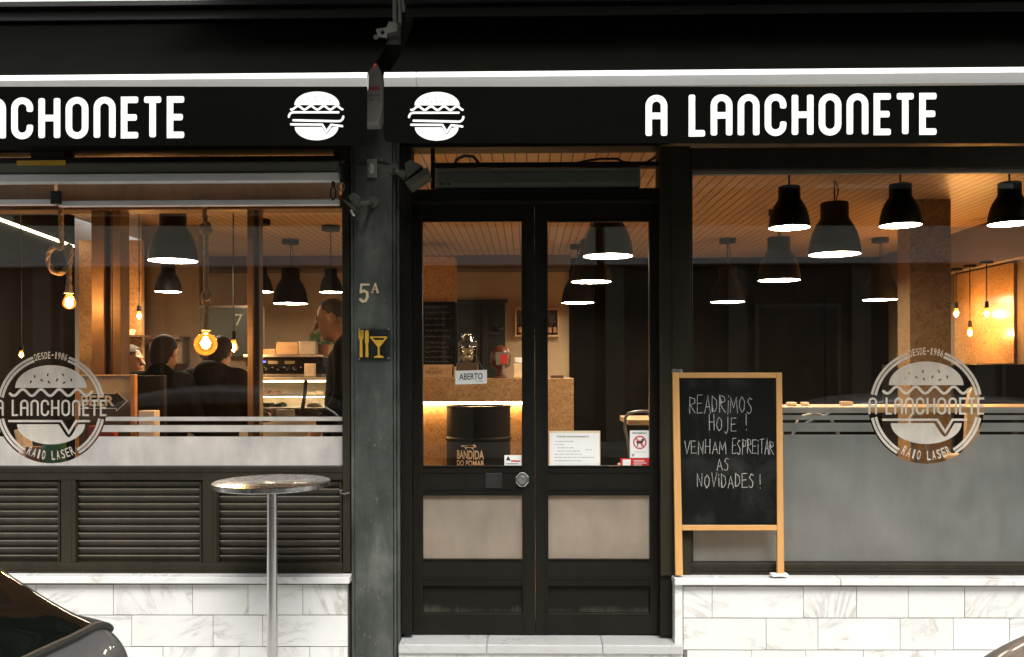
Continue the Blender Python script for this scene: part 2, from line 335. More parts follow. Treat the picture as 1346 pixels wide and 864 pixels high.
        def capp(p, t):
            r = h * cap * 2 if cap < .5 else h; r = min(r, h); nn = Vector((-t.y, t.x)); out = []
            for sg in (-1, 1):
                for k in range(4):
                    a = math.pi / 2 * k / 3
                    if sg == -1: x, y = r * math.sin(a), -(h - r) - r * math.cos(a)
                    else: x, y = r * math.cos(a), (h - r) + r * math.sin(a)
                    out.append(p + t * x + nn * y)
            return out
        te = (q[-1] - q[-2]).normalized(); ts = (q[0] - q[1]).normalized()
        loop = Rr[:-1][1:] if m > 2 else []
        outl = Rr[1:-1] + capp(q[-1], te) + L[1:-1][::-1] + capp(q[0], ts)
        return s.prism([(p.x, p.y) for p in outl], P, d)
    def build(s, name, mat, parent=None, smooth=False, bevel=0, origin=None, seg=2):
        po = WORLD.get(parent.name, Vector()) if parent else Vector()
        if origin is None: 
            if parent: origin = po
            else:
                xs = [v.x for v in s.v]; ys = [v.y for v in s.v]; zs = [v.z for v in s.v]
                origin = Vector(((min(xs) + max(xs)) / 2, (min(ys) + max(ys)) / 2, min(zs)))
        origin = Vector(origin)
        me = bpy.data.meshes.new(name); me.from_pydata([tuple(v - origin) for v in s.v], [], s.f)
        for m in (mat if isinstance(mat, (list, tuple)) else [mat]): me.materials.append(M[m] if isinstance(m, str) else m)
        me.polygons.foreach_set('material_index', s.mi)
        if smooth is not False:
            me.polygons.foreach_set('use_smooth', [True] * len(me.polygons))
            me.set_sharp_from_angle(angle=R(40 if smooth is True else smooth))
        me.update(); o = bpy.data.objects.new(name, me); COL.objects.link(o)
        o.location = origin - po
        if parent: o.parent = parent
        if bevel:
            b = o.modifiers.new('bevel', 'BEVEL'); b.width = bevel; b.segments = seg; b.limit_method = 'ANGLE'; b.angle_limit = R(40); b.harden_normals = False
        WORLD[o.name] = origin
        return o
def thing(name, label, cat, loc, group=None, kind=None):
    o = bpy.data.objects.new(name, None); COL.objects.link(o); o.location = loc; o.empty_display_size = .1
    WORLD[o.name] = Vector(loc); return tag(o, label, cat, group, kind)
def tag(o, label=None, cat=None, group=None, kind=None):
    if label: o['label'] = label
    if cat: o['category'] = cat
    if group: o['group'] = group
    if kind: o['kind'] = kind
    return o
def YP(Y, sgn=1):
    return lambda x, y, d: Vector((x, Y + d, y))
def px(Y):
    "picture pixels -> plane at Y, for outlines"
    return lambda x, y, d: at(x, y, Y) + Vector((0, d, 0))
def pts_px(pts): return pts
_tc = {}
def glyphs(s, off=0.0):
    k = (s, off)
    if k not in _tc:
        c = bpy.data.curves.new('t', 'FONT'); c.body = s; c.size = 1; c.resolution_u = 3; c.offset = off
        o = bpy.data.objects.new('t', c); COL.objects.link(o); dg = bpy.context.evaluated_depsgraph_get(); dg.update()
        me = bpy.data.meshes.new_from_object(o.evaluated_get(dg)); bpy.data.objects.remove(o)
        _tc[k] = ([v.co.xy.copy() for v in me.vertices], [tuple(p.vertices) for p in me.polygons]); bpy.data.meshes.remove(me)
    return _tc[k]
def text(mb, s, x0, y0, x1, y1, P, off=0.0):
    "printed words filling the box (x0,y0)-(x1,y1), y0 is the baseline side"
    vs, fs = glyphs(s, off); ax = min(v.x for v in vs); bx = max(v.x for v in vs); ay = min(v.y for v in vs); by = max(v.y for v in vs)
    out = [P(x0 + (v.x - ax) / (bx - ax) * (x1 - x0), y0 + (v.y - ay) / (by - ay) * (y1 - y0), 0) for v in vs]
    mb.add(out, fs)
def arcp(cx, cy, rx, ry, a0, a1, n=10):
    return [(cx + rx * math.cos(R(a0 + (a1 - a0) * k / n)), cy + ry * math.sin(R(a0 + (a1 - a0) * k / n))) for k in range(n + 1)]
# the sign's lettering: letters of height 1 drawn with one pen
LW = {'A': .52, 'L': .40, 'N': .52, 'C': .52, 'H': .52, 'O': .54, 'E': .42, 'T': .42, ' ': .26, 'D': .5, 'S': .48, 'R': .5, 'I': .155}
def letter(ch, s):
    h = s / 2; w = LW[ch]; r = w / 2 - h; a, b = h, w - h
    if ch in 'AN':
        o = [[(a, h * .9), (a, 1 - h - r)] + arcp(w / 2, 1 - h - r, r, r, 180, 0, 10) + [(b, h * .9)]]
        if ch == 'A': o.append([(a, .50), (b, .50)])
    elif ch == 'L': o = [[(a, 1 - h * .6), (a, h), (w - h * .7, h)]]
    elif ch == 'C': o = [[(b, .70)] + arcp(w / 2, 1 - h - r, r, r, 0, 180, 10) + arcp(w / 2, h + r, r, r, 180, 360, 10) + [(b, .30)]]
    elif ch == 'H': o = [[(a, h * .9), (a, 1 - h * .9)], [(b, h * .9), (b, 1 - h * .9)], [(a, .5), (b, .5)]]
    elif ch == 'O': o = [arcp(w / 2, 1 - h - r, r, r, 0, 180, 10) + arcp(w / 2, h + r, r, r, 180, 360, 10), 'c']
    elif ch == 'E': o = [[(w - h * .7, 1 - h), (a, 1 - h), (a, h), (w - h * .7, h)], [(a, .5), (w - h * 1.1, .5)]]
    elif ch == 'T': o = [[(h * .7, 1 - h), (w - h * .7, 1 - h)], [(w / 2, 1 - h), (w / 2, h * .9)]]
    elif ch == 'I': o = [[(a, h), (a, 1 - h)]]
    elif ch == 'D': o = [[(a, h), (a, 1 - h), (a + .06, 1 - h)] + arcp(a + .06, 1 - h - (b - a - .06), b - a - .06, b - a - .06, 90, 0, 6) + arcp(a + .06, h + (b - a - .06), b - a - .06, b - a - .06, 0, -90, 6) + [(a, h)]]
    elif ch == 'S': o = [[(b, .75)] + arcp(w / 2, 1 - h - r, r, r, 0, 180, 8) + arcp(w / 2, .56 + .0, r, r * .6, 200, 270, 4) + arcp(w / 2, .5 - r * .6 - .02, r, r * .6, 90, 0, 4) + arcp(w / 2, h + r, r, r, 0, -180, 8)]
    elif ch == 'R': o = [[(a, h), (a, 1 - h)] + arcp(b - r, 1 - h - r, r, r, 90, -90, 8) + [(a, 1 - h - 2 * r)], [(w * .5, 1 - h - 2 * r), (b, h)]]
    else: o = []
    return o
def lettering(mb, s, x0, x1, y0, y1, sw, P, d=.001, gap=.125):
    tot = sum(LW[c] for c in s) + gap * (len(s) - 1); sx = (x1 - x0) / tot; sy = (y1 - y0); cur = 0; lv = 0
    for ch in s:
        st = letter(ch, sw); cl = st and st[-1] == 'c'
        if cl: st = st[:-1]
        for i, p in enumerate(st):
            def Q(x, y, dd, c=cur, i=i): return P(x0 + (c + x) * sx, y0 + y * sy, dd - .0004 * i)
            mb.stroke(p, sw, Q, d, closed=bool(cl), cap=.3)
        cur += LW[ch] + gap
# hand-drawn capitals for the chalk board
HAND = {'R': [[(0, 0), (0, 1), (.5, .9), (.55, .65), (.05, .5), (.6, 0)]], 'E': [[(.55, 1), (0, 1), (0, 0), (.6, .02)], [(0, .52), (.45, .55)]], 'A': [[(0, 0), (.3, 1), (.6, 0)], [(.1, .35), (.52, .38)]],
 'B': [[(0, 0), (0, 1), (.45, .85), (.1, .55), (.55, .3), (.45, .03), (0, 0)]], 'I': [[(.1, 0), (.1, .75)], [(.1, .97), (.11, 1.02)]], 'M': [[(0, 0), (.05, 1), (.35, .3), (.65, 1), (.75, 0)]], 'O': [[(.3, 1), (.05, .75), (0, .35), (.25, 0), (.5, .2), (.55, .7), (.3, 1), (.2, .97)]],
 'S': [[(.5, .9), (.25, 1), (.05, .75), (.45, .4), (.4, .08), (.2, 0), (0, .12)]], 'H': [[(0, 0), (.02, 1)], [(.5, 0), (.52, 1)], [(0, .5), (.52, .5)]], 'J': [[(.4, 1), (.42, .1), (.28, -.22), (.05, -.1)], [(.36, 1.2), (.4, 1.22)]],
 '!': [[(.1, 1), (.12, .3)], [(.12, .04), (.14, 0)]], 'V': [[(0, 1), (.28, 0), (.6, 1)]], 'N': [[(0, 0), (.02, 1), (.5, 0), (.55, 1)]], 'P': [[(0, 0), (.03, 1), (.5, .88), (.45, .55), (.03, .48)]], 'T': [[(0, .97), (.6, 1)], [(.3, 1), (.3, 0)]], 'D': [[(0, 0), (.02, 1), (.45, .75), (.5, .3), (.3, .05), (0, 0)]]}
def hand(mb, s, x0, x1, yb, yt, P, w):
    ad = {'I': .35, '!': .35, 'M': .95, ' ': .5}; tot = sum(ad.get(c, .78) for c in s); cur = 0; rnd = random.Random(s)
    for i, ch in enumerate(s):
        jy = rnd.uniform(-.06, .06); js = rnd.uniform(.9, 1.1); sk = rnd.uniform(-.06, .06)
        for k, st in enumerate(HAND.get(ch, [])):
            pts = []
            for a, b in zip(st, st[1:]):
                for t in (0, .5): pts.append((a[0] + (b[0] - a[0]) * t + rnd.uniform(-.012, .012), a[1] + (b[1] - a[1]) * t + rnd.uniform(-.012, .012)))
            pts.append(st[-1]); sx = (x1 - x0) / tot
            q = [(x0 + (cur + x + sk * y) * sx, yb + (y * js + jy) * (yt - yb)) for x, y in pts]
            mb.stroke(q, w * rnd.uniform(.8, 1.15), lambda x, y, d, k=k: P(x, y, d - .0003 * (k + 1)), .0003, cap=.5)
        cur += ad.get(ch, .78)
# ------------------------------------------------------------------ street
FZ = .20          # shop floor
CZ = 3.03         # ceiling
KY = -2.15        # kerb line
tag(MB().box(-40, 40, -60, KY - .12, -.32, -.12).build('road', 'asphalt'), kind='structure')
tag(MB().box(-40, 40, KY, .02, -.3, 0).build('pavement', 'paving'), kind='structure')
tag(MB().box(-40, 40, KY - .12, KY, -.32, .004).build('kerb', 'kerb', bevel=.015), kind='structure')
tag(MB().box(-40, 40, -14.2, -12, -.3, .0).build('far_pavement', 'paving'), kind='structure')
def far_building(x0, x1, h, mat, lab, seedv):
    rnd = random.Random(seedv); Y = -14.2; cx = (x0 + x1) / 2
    b = thing('apartment_building', lab, 'building', (cx, Y - 5, 0), None)
    MB().box(x0, x1, Y - 10, Y, 4.0, h).build('wall', mat, b)
    MB().box(x0 + .01, x1 - .01, Y - 9.9, Y - .08, 0, 4.0).build('ground_floor', 'shopdark', b)
    MB().box(x0, x1, Y - .1, Y + .25, 3.85, 4.12).build('cornice', 'stonewall', b)
    n = int((x1 - x0) / 2.6); st = (x1 - x0) / n
    for k in range(n):
        x = x0 + st * k; MB().box(x + .02, x + .42, Y - .07, Y + .03, 0, 3.84).build('pilaster', 'olive', b)
        if k % 2: sw_ = MB().box(x + .6, x + st - .2, Y - .07, Y - .02, .5, 3.0).build('shop_window', 'olive', b); MB().box(x + .68, x + st - .28, Y - .02, Y - .012, .58, 2.92).build('pane', 'win_dark', sw_)
        else: MB().box(x + .9, x + st - .5, Y - .07, Y - .03, 0, 2.7).build('street_door', 'osb_door', b)
    for fl in range(int((h - 4.5) / 3)):
        for k in range(n):
            x = x0 + st * (k + .5); z = 4.9 + fl * 3
            f = MB(); f.box(x - .62, x + .62, Y, Y + .05, z - .06, z + 1.66); w = f.build('window', 'white_alu', b)
            MB().box(x - .53, x + .53, Y + .05, Y + .06, z + .02, z + 1.58).build('pane', 'win_dark', w)
far_building(-14, 1.5, 13, 'stucco', 'pale green apartment block across the street, seen only as a reflection in the shop glass', 1)
far_building(1.7, 15, 11.5, 'stucco2', 'grey apartment block across the street beside the pale green one', 2)

# ------------------------------------------------------------------ the shop building
B = thing('shop_building', 'dark framed corner cafe front with white marble plinth and green black pillar', 'building', (0, 0, 0))
XL, XR = -4.25, 4.75
def P_(name, mat, mb, parent=B, **k): return mb.build(name, mat, parent, **k)
P_('upper_wall', 'stonewall', MB().box(-7, 7, -.002, .25, 3.56, 8))
P_('added_shade_slab', 'stonewall', MB().box(at(190, 0, -.9).x, 7, -.95, -.003, 3.72, 3.9))  # unseen slab, added to keep sky and sun off the upper canvas
P_('fascia', 'black', MB().box(-7, 7, 0.0, .25, 2.84, 3.558))
P_('ceiling', 'boards', MB().box(XL, XR, .26, 6.7, CZ, CZ + .05).box(XL, XR, .10, .258, CZ, CZ + .05))
P_('floor', 'floor_in', MB().box(XL, XR, .1, 6.7, FZ - .1, FZ))
XS = at(748, 430, 6.6).x
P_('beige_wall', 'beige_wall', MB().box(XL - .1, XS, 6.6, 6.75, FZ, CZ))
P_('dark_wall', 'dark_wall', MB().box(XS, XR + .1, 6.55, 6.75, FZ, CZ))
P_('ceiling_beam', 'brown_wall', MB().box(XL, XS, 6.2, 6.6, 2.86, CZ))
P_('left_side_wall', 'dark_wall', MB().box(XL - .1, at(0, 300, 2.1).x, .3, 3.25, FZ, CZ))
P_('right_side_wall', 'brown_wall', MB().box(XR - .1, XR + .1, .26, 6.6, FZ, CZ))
P_('outer_side_wall', 'stonewall', MB().box(XR + .1, XR + .3, .26, 6.8, 0, CZ + .2).box(XL - .35, XL - .1, .26, 6.8, 0, CZ + .2).box(XL - .35, XR + .3, 6.76, 7, 0, 3.3))
# wall panelling
o_ = MB().box(at(104, 400, 3.25).x, at(186, 400, 3.25).x, 3.25, 3.31, FZ, 2.80); P_('osb_panel', 'osb', o_)
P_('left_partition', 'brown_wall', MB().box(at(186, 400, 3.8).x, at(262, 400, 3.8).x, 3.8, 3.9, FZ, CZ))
sw = XR - .1
P_('side_osb_panel', 'osb_wall', MB().box(sw - .03, sw, at(1330, 430, 0).y + 3.6, 4.75, at(1290, 478, 4.2).z, 2.60))
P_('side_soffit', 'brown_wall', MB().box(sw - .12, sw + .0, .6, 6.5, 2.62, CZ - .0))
# free standing OSB column and the one behind the menu board
c = MB(); c.fb(1181, 262, 1250, 800, 2.7, 3.15); c2 = MB().box(at(1196, 400, 2.7).x, at(1250, 400, 2.7).x, 2.7, 2.945, FZ, CZ); P_('interior_column', 'osb_dark', c2)
P_('interior_column', 'osb', MB().box(at(530, 400, 5.0).x, at(597, 400, 5.0).x, 5.0, 5.4, FZ, 2.86))
# service hatch in the back wall
h = MB(); h.fb(602, 398, 664, 520, 6.57, 6.6); hatch = P_('service_hatch', 'green_dark', h)
h = MB(); h.fb(634, 398, 641, 520, 6.53, 6.57); h.fb(641, 435, 664, 441, 6.535, 6.57); h.fb(599, 394, 667, 398, 6.54, 6.6); h.build('hatch_frame', 'black', hatch)
h = MB(); h.tube([at(645, 398, 6.5), at(646, 412, 6.5), at(650, 424, 6.5), at(656, 432, 6.5)], .008); h.tube([at(643, 398, 6.5), at(643, 412, 6.5), at(648, 425, 6.5), at(655, 431, 6.5)], .008); h.sphere(at(658, 432, 6.5), .06, .05, .04); h.build('cable', 'black', hatch, smooth=True)
# plinth: tiles laid one by one
def tiles(rows, Y, z_end):
    mb = MB()
    for (y0, y1, xs) in rows:
        for a, b in zip(xs, xs[1:]):
            m = MB(); za = at((a + b) / 2, y0, Y).z - .0015; zb = at((a + b) / 2, y1, Y).z + .0015
            if y1 > 895: zb = z_end
            mb.box(at(a, 800, Y).x + .0014, at(b, 800, Y).x - .0014, Y + random.uniform(-.0012, .0012), Y + .02, zb, za)
    return mb
PY = -.06
tl = tiles([(768.5, 808.5, [-330, -190, -60, 48, 149, 253, 326, 398, 457]), (809, 850, [-330, -150, -20, 66, 173, 280, 345, 457]), (850.5, 900, [-330, -210, -90, 20, 110, 214, 314, 407, 457])], PY, .0)
tr = tiles([(771, 812.5, [898, 936, 1056, 1126, 1194, 1268, 1385, 1480, 1600, 1700]), (813, 854.5, [898, 1007, 1075, 1183, 1253, 1327, 1430, 1540, 1700]), (855, 900, [903, 988, 1059, 1135, 1229, 1320, 1420, 1560, 1700])], PY, .0)
tl.v and P_('marble_tiles', 'marble', tl, bevel=.001); P_('marble_tiles', 'marble', tr, bevel=.001)
g = MB(); g.box(at(-330, 800, 0).x, at(457, 800, PY).x - .002, PY + .004, .1, 0, at(200, 768, PY).z); P_('plinth_core', 'grout', g); g = MB(); g.box(at(899, 800, PY).x, at(1700, 800, 0).x, PY + .004, .1, 0, at(1100, 771, PY).z); P_('plinth_core', 'grout', g)
s_ = MB(); s_.box(at(-330, 760, 0).x, at(459, 760, -.1).x, -.10, .02, at(200, 767.5, -.1).z, at(300, 754.6, -.03).z); P_('marble_sill', 'marble', s_, bevel=.004)
s_ = MB(); zt = at(1100, 757.0, -.03).z
for a, b in ((887, 1105), (1105.6, 1385), (1385.6, 1700)): s_.box(at(a, 760, -.1).x, at(b, 760, -.1).x, -.10, .02, at(1100, 770, -.1).z, zt)
s_.box(at(887, 800, -.07).x, at(897.5, 800, -.07).x, -.07, .02, .1, at(1100, 770.6, -.1).z); P_('marble_sill', 'marble', s_, bevel=.004)
# step at the door
zth = at(700, 834.5, .08).z
s_ = MB(); xa, xb, xc, xd = [at(p, 840, -.09).x for p in (524, 640, 792, 898)]
for a, b in ((xa, xb - .001), (xb, xc - .001), (xc, xd)): s_.box(a, b, -.10, .3, zth - .05, zth)
P_('threshold', 'grey_marble', s_, bevel=.006)
P_('step_base', 'marble', MB().box(xa, at(600, 860, -.08).x, -.08, .3, 0, zth - .051).box(at(600.4, 860, -.08).x, at(762, 860, -.08).x, -.08, .3, 0, zth - .051).box(at(762.4, 860, -.08).x, xd, -.08, .3, 0, zth - .051))
# pillar
pz = 2.95; pl = MB(); X0 = at(461, 500, -.05).x; X1 = at(524.5, 500, -.05).x
pl.box(X0 + .02, X1 - .035, -.05, .35, 0, pz); pl.box(X0, X0 + .018, -.042, .35, 0, pz - .002); pl.box(X1 - .033, X1 - .018, -.042, .35, 0, pz - .002); pl.box(X1 - .016, X1, -.030, .35, 0, pz - .004)
pil = P_('pillar', 'pillar', pl, bevel=.004)

# right window: frame, glass, frosted film and the round window emblem
GY = .05
XRE = at(1700, 500, 0).x
rw = P_('right_window', 'frame', (lambda m: (m.fb(868, 192, 908, 757, -.02, .08), m.fb(908, 192, 1700, 221, -.022, .08), m.fb(908, 741.5, 1700, 757, -.018, .08), m.fb(906, 221, 911, 741, .0, .046), m)[-1])(MB()), bevel=.004)
m = MB(); m.fb(908, 749, 1700, 751, -.024, -.018); m.fb(868, 192, 871, 757, -.026, -.02); m.fb(884, 192, 887, 757, -.026, -.02); m.build('frame_bead', 'frame', rw)
m = MB(); m.fb(909, 222, 1700, 227, .01, .045); m.build('glazing_strip', 'olive', rw)
m = MB(); m.box(at(908, 500, 0).x, XRE, GY, GY + .006, at(1100, 742, 0).z, at(1100, 222, 0).z); m.build('pane', 'glass', rw)
lw = P_('left_window', 'frame', (lambda m: (m.fb(-330, 190, 460, 198, -.03, .08), m.fb(-330, 207, 460, 214, -.03, .08), m.fb(40, 198, 85, 207, -.028, .08), m.fb(438, 198, 460, 207, -.028, .08), m.fb(450, 214, 460, 752, -.024, .08), m.fb(-330, 614, 450, 631.5, -.02, .08), m.fb(-330, 740, 450, 754.5, -.02, .08),
    m.fb(80, 631.5, 99, 740, -.02, .08), m.fb(266, 631.5, 285, 740, -.018, .08), m.fb(-120, 631.5, -100, 740, -.02, .08), m)[-1])(MB()), bevel=.003)
m = MB(); m.fb(-330, 619, 450, 621, -.024, -.02); m.fb(-330, 747.5, 450, 749.5, -.024, -.02); m.fb(92, 632, 93.5, 740, -.023, -.02); m.fb(278, 632, 279.5, 740, -.021, -.018); m.build('frame_bead', 'frame', lw)
m = MB(); m.box(at(-330, 500, 0).x, at(450.5, 500, 0).x, GY, GY + .006, at(200, 615, 0).z, at(200, 197, 0).z); m.build('pane', 'glass', lw)
# louvred vents under the left window
for a, b in ((-100, 80), (99, 266), (285, 450)):
    v = MB(); n = 11; za = at(200, 632.5, 0).z; zb = at(200, 739.5, 0).z; xa = at(a, 690, .0).x + .002; xb = at(b, 690, 0).x - .002
    for k in range(n):
        z = za - (za - zb) * (k + .55) / n
        M4 = Matrix.Translation((0, .022, z)) @ Matrix.Rotation(R(-52), 4, 'X'); v.box(xa + .012, xb - .012, -.024, .024, -.004, .004, M4)
    lv = v.build('louvre_panel', 'louver', B, bevel=.002)
    e = MB(); e.box(xa, xa + .011, -.008, .06, zb, za); e.box(xb - .011, xb, -.008, .06, zb, za); e.box(xa + .011, xb - .011, .062, .07, zb, za); e.build('louvre_frame', 'frame', lv)
# inner window frame behind the rope lamps
iw = MB()
for (a, b, y0, y1) in ((120, 137, .50, .62), (137, 148, .545, .62), (148, 159, .50, .62), (325, 333, .50, .62), (333, 341, .54, .62)):
    iw.box(at(a, 400, y0).x, at(b, 400, y0).x - .001, y0, y1, .8, at(200, 270, .5).z)
iw.box(at(-250, 300, .5).x, at(460, 300, .5).x, .49, .63, at(200, 276, .5).z, at(200, 258, .5).z)
iw.box(at(-250, 300, .5).x, at(460, 300, .5).x, .10, .75, .78, .80)
P_('inner_window_frame', 'frame_in', iw, bevel=.004)
# frosted films, cut out round the emblem
def film(win, xa, xb, ytop, bands, cx, cy, r, mt='frost'):
    f = MB(); Pm = px(GY - .0012)
    for (y0, y1) in bands:
        d0 = y0 - cy; d1 = y1 - cy
        if d0 > r: f.prism([(xa, y0), (xb, y0), (xb, y1), (xa, y1)], Pm, .001); continue
        h0 = math.sqrt(max(0, r * r - d0 * d0)); h1 = math.sqrt(max(0, r * r - min(d1, r) ** 2))
        n = 26 if d1 > 20 else 4
        ys = [y0 + (min(y1, cy + r) - y0) * k / n for k in range(n + 1)]
        Lc = [(cx - math.sqrt(max(0, r * r - (y - cy) ** 2)), y) for y in ys]; Rc = [(cx + math.sqrt(max(0, r * r - (y - cy) ** 2)), y) for y in ys]
        if y1 > cy + r:
            f.prism([(xa, y0)] + Lc + Rc[::-1][1:] + [(xb, y0), (xb, y1), (xa, y1)], Pm, .001)
        else:
            f.prism([(xa, y0)] + Lc + [(xa, y1)], Pm, .001); f.prism([(xb, y0), (xb, y1)] + Rc[::-1], Pm, .001)
    return f.build('frosted_film', mt, win)
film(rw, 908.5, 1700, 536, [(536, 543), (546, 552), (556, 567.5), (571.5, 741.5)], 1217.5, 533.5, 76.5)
film(lw, -330, 450, 548, [(548, 553.5), (559, 568), (574, 614.5)], 67, 536, 73.5, 'frost_daylit')
def emblem(win, cx, cy, k):
    "round burger emblem; k = pixels per radius"
    f = MB(); P0 = px(GY - .0012); Pm = lambda x, y, d: P0(cx + x * k, cy - y * k, d)
    for (r, w) in ((.968, .045), (.905, .045)):
        for a0, a1 in ((12, 70), (110, 168), (193, 238), (302, 347)):
            f.stroke(arcp(0, 0, r, r, a0, a1, 22), w, Pm, .001, cap=.1)
    seeds = [(-.30, .57, .3), (-.06, .60, -.4), (.22, .60, .5), (-.37, .47, -.3), (-.17, .50, .9), (-.04, .465, .6), (.11, .505, -.5), (.24, .455, -1), (.37, .505, .2)]
    hs = []
    for (x, y, a) in seeds: hs.append([(x + .016 * math.cos(t) * math.cos(a) - .034 * math.sin(t) * math.sin(a), y + .034 * math.sin(t) * math.cos(a) + .016 * math.cos(t) * math.sin(a)) for t in [2 * math.pi * i / 8 for i in range(8)]])
    f.prism(arcp(0, .36, .655, .415, 0, 180, 28), Pm, .001, hs)
    f.stroke([(-.75 + 1.5 * i / 72, .275 - .058 * math.cos(2 * math.pi * (i / 72 * 4.5 - .2))) for i in range(73)], .046, Pm, .001)
    lettering(f, 'A LANCHONETE', -1.015, 1.015, -.155, .145, .12, lambda x, y, d: Pm(x, y, d - .0012), .0005)
    f.stroke([(-.76, -.245), (.19, -.245), (.33, -.46), (.46, -.245), (.70, -.245)], .04, lambda x, y, d: Pm(x, y, d - .0024), .0008)
    f.prism(arcp(0, -.305, .62, .365, 180, 234, 8) + arcp(0, -.305, .62, .365, 234, 318, 16) + arcp(0, -.305, .62, .365, 318, 360, 6) + [(.50, -.305), (.38, -.505), (.325, -.55), (.27, -.505), (.14, -.305)], Pm, .001)
    for (s, r, h, a0, a1, up) in (('DESDE·1986', .895, .125, 108.5, 71.5, 1), ('RAIO LASER', .79, .165, 241, 299, -1)):
        n = len(s)
        for i, ch in enumerate(s):
            if ch == ' ': continue
            a = R(a0 + (a1 - a0) * (i + .5) / n); wd = abs(R(a1 - a0)) * r / n * .80
            if ch in '1I': wd *= .5
            O = Vector((math.cos(a), math.sin(a)))
            rad = O if up == 1 else -O; tan = Vector((rad.y, -rad.x)); base = O * (r if up == 1 else r + h)
            hh = h
            if ch == '·': q0, q1, wd = h * .4, h * .62, h * .25
            else: q0, q1 = 0, hh
            def Q(x, y, d, base=base, rad=rad, tan=tan): p = base + tan * x + rad * y; return Pm(p.x, p.y, d - .001)
            text(f, 'I' if ch == '·' else ch, -wd / 2, q0, wd / 2, q1, Q, .01)
    return f.build('emblem', 'decal', win)
emblem(rw, 1217.5, 533.5, 75); emblem(lw, 67, 536, 72)

# door with two leaves and the transom over it
fr = P_('door_frame', 'door', (lambda m: (m.fb(526.5, 192, 541, 834, -.0, .14), m.fb(867, 194, 886, 836, .003, .14), m.fb(541, 248, 868, 266, .0, .14), m.fb(541, 186, 868, 193, .0, .14), m.fb(566, 193, 571, 248, .02, .06), m.fb(566, 213, 868, 219, .02, .1), m)[-1])(MB()), bevel=.004)
m = MB(); m.box(at(541, 220, .08).x, at(868, 220, .08).x, .085, .09, at(700, 249, .08).z, at(700, 192, .08).z); m.build('transom_pane', 'glass', fr)
m = MB(); m.fb(531, 192, 533, 834, -.006, 0); m.fb(537, 192, 538.5, 834, -.006, 0); m.fb(541, 256, 868, 258, -.006, 0); m.fb(541, 262, 868, 263.5, -.005, 0); m.build('frame_bead', 'door', fr)
def leaf(a, b, c, d, hinge):
    Y0, Y1 = .06, .105; m = MB()
    m.fb(a, 266.5, b, 834, Y0, Y1); m.fb(c, 266.5, d, 834, Y0, Y1)
    for y0, y1 in ((266.5, 290), (614.5, 650), (737, 770), (806, 834)): m.fb(b - 2, y0, c + 2, y1, Y0 + .003, Y1 - .001)
    o = m.build('door_leaf', 'door', B, bevel=.004)
    m = MB(); m.fb(b - 2, 769, c + 2, 807, Y0 + .024, Y1 - .003); m.build('kick_panel', 'door_panel', o)
    g = MB(); 
    for y0, y1, t in ((290, 291.5, 0), (612.5, 614.5, 0), (650, 651.5, 0), (735.5, 737, 0), (768, 770, -.012), (620, 621.5, -.008), (643, 644.5, -.008), (760, 762, -.008)): g.fb(b, y0, c, y1, Y0 - .003 + (.0 if t == 0 else .0), Y0 + .02)
    for xx in (b - 4, c + 3): g.fb(xx, 270, xx + 1.2, 832, Y0 - .004, Y0)
    g.build('moulding', 'door', o)
    g = MB(); g.box(at(b, 450, .085).x, at(c, 450, .085).x, .085, .091, at(b, 615, .08).z, at(b, 289.5, .08).z); g.build('pane', 'glass', o)
    g = MB(); g.box(at(b, 690, .08).x, at(c, 690, .08).x, .080, .086, at(b, 737.5, .08).z, at(b, 649.5, .08).z); g.build('frosted_pane', 'door_frost', o)
    return o
L1 = leaf(542, 555.5, 686, 703.1, 0); L2 = leaf(703.4, 720.5, 854, 867, 1)
g = MB(); g.fb(638, 622, 660, 642, .05, .0605); g.build('letter_slot', 'black', L1, bevel=.002)
c0 = at(686.5, 631.5, .02)
g = MB(); oc = [(.040 * math.cos(R(22.5 + 45 * i)), .043 * math.sin(R(22.5 + 45 * i))) for i in range(8)]
g.prism(oc, lambda x, y, d: Vector((c0.x + x, .045 + d, c0.z + y)), .016); lock = g.build('lock', 'steel', L1, bevel=.005)
g = MB().cyl((c0.x, .046, c0.z), (c0.x, .022, c0.z), .024, .020, 24); g.box(c0.x - .003, c0.x + .003, .0205, .0225, c0.z - .012, c0.z + .012); g.build('knob', 'zinc', lock, smooth=True)
ac = thing('air_curtain', 'long grey box mounted in the transom above the double door', 'air curtain', at(705, 235, .03))
MB().fb(572, 221, 842, 247, .01, .075).build('casing', 'olive', ac, bevel=.006)
m = MB(); m.fb(576, 226, 838, 240, .006, .012); m.build('front_plate', 'plastic', ac, bevel=.002)
m = MB(); m.fb(578, 241, 583, 243, .004, .012); m.fb(587, 241, 592, 243, .004, .012); m.build('vent_slot', 'black', ac)
m = MB(); m.tube([at(x, y, .04) for x, y in ((597, 220), (600, 210), (610, 205), (622, 206), (628, 213), (631, 220))], .009); m.build('cable_loop', 'black', ac, smooth=True)
m = MB(); m.tube([at(x, y, .04) for x, y in ((755, 215), (775, 211), (790, 209), (812, 209), (818, 213), (845, 216), (862, 207))], .007); m.build('cable', 'black', ac, smooth=True)
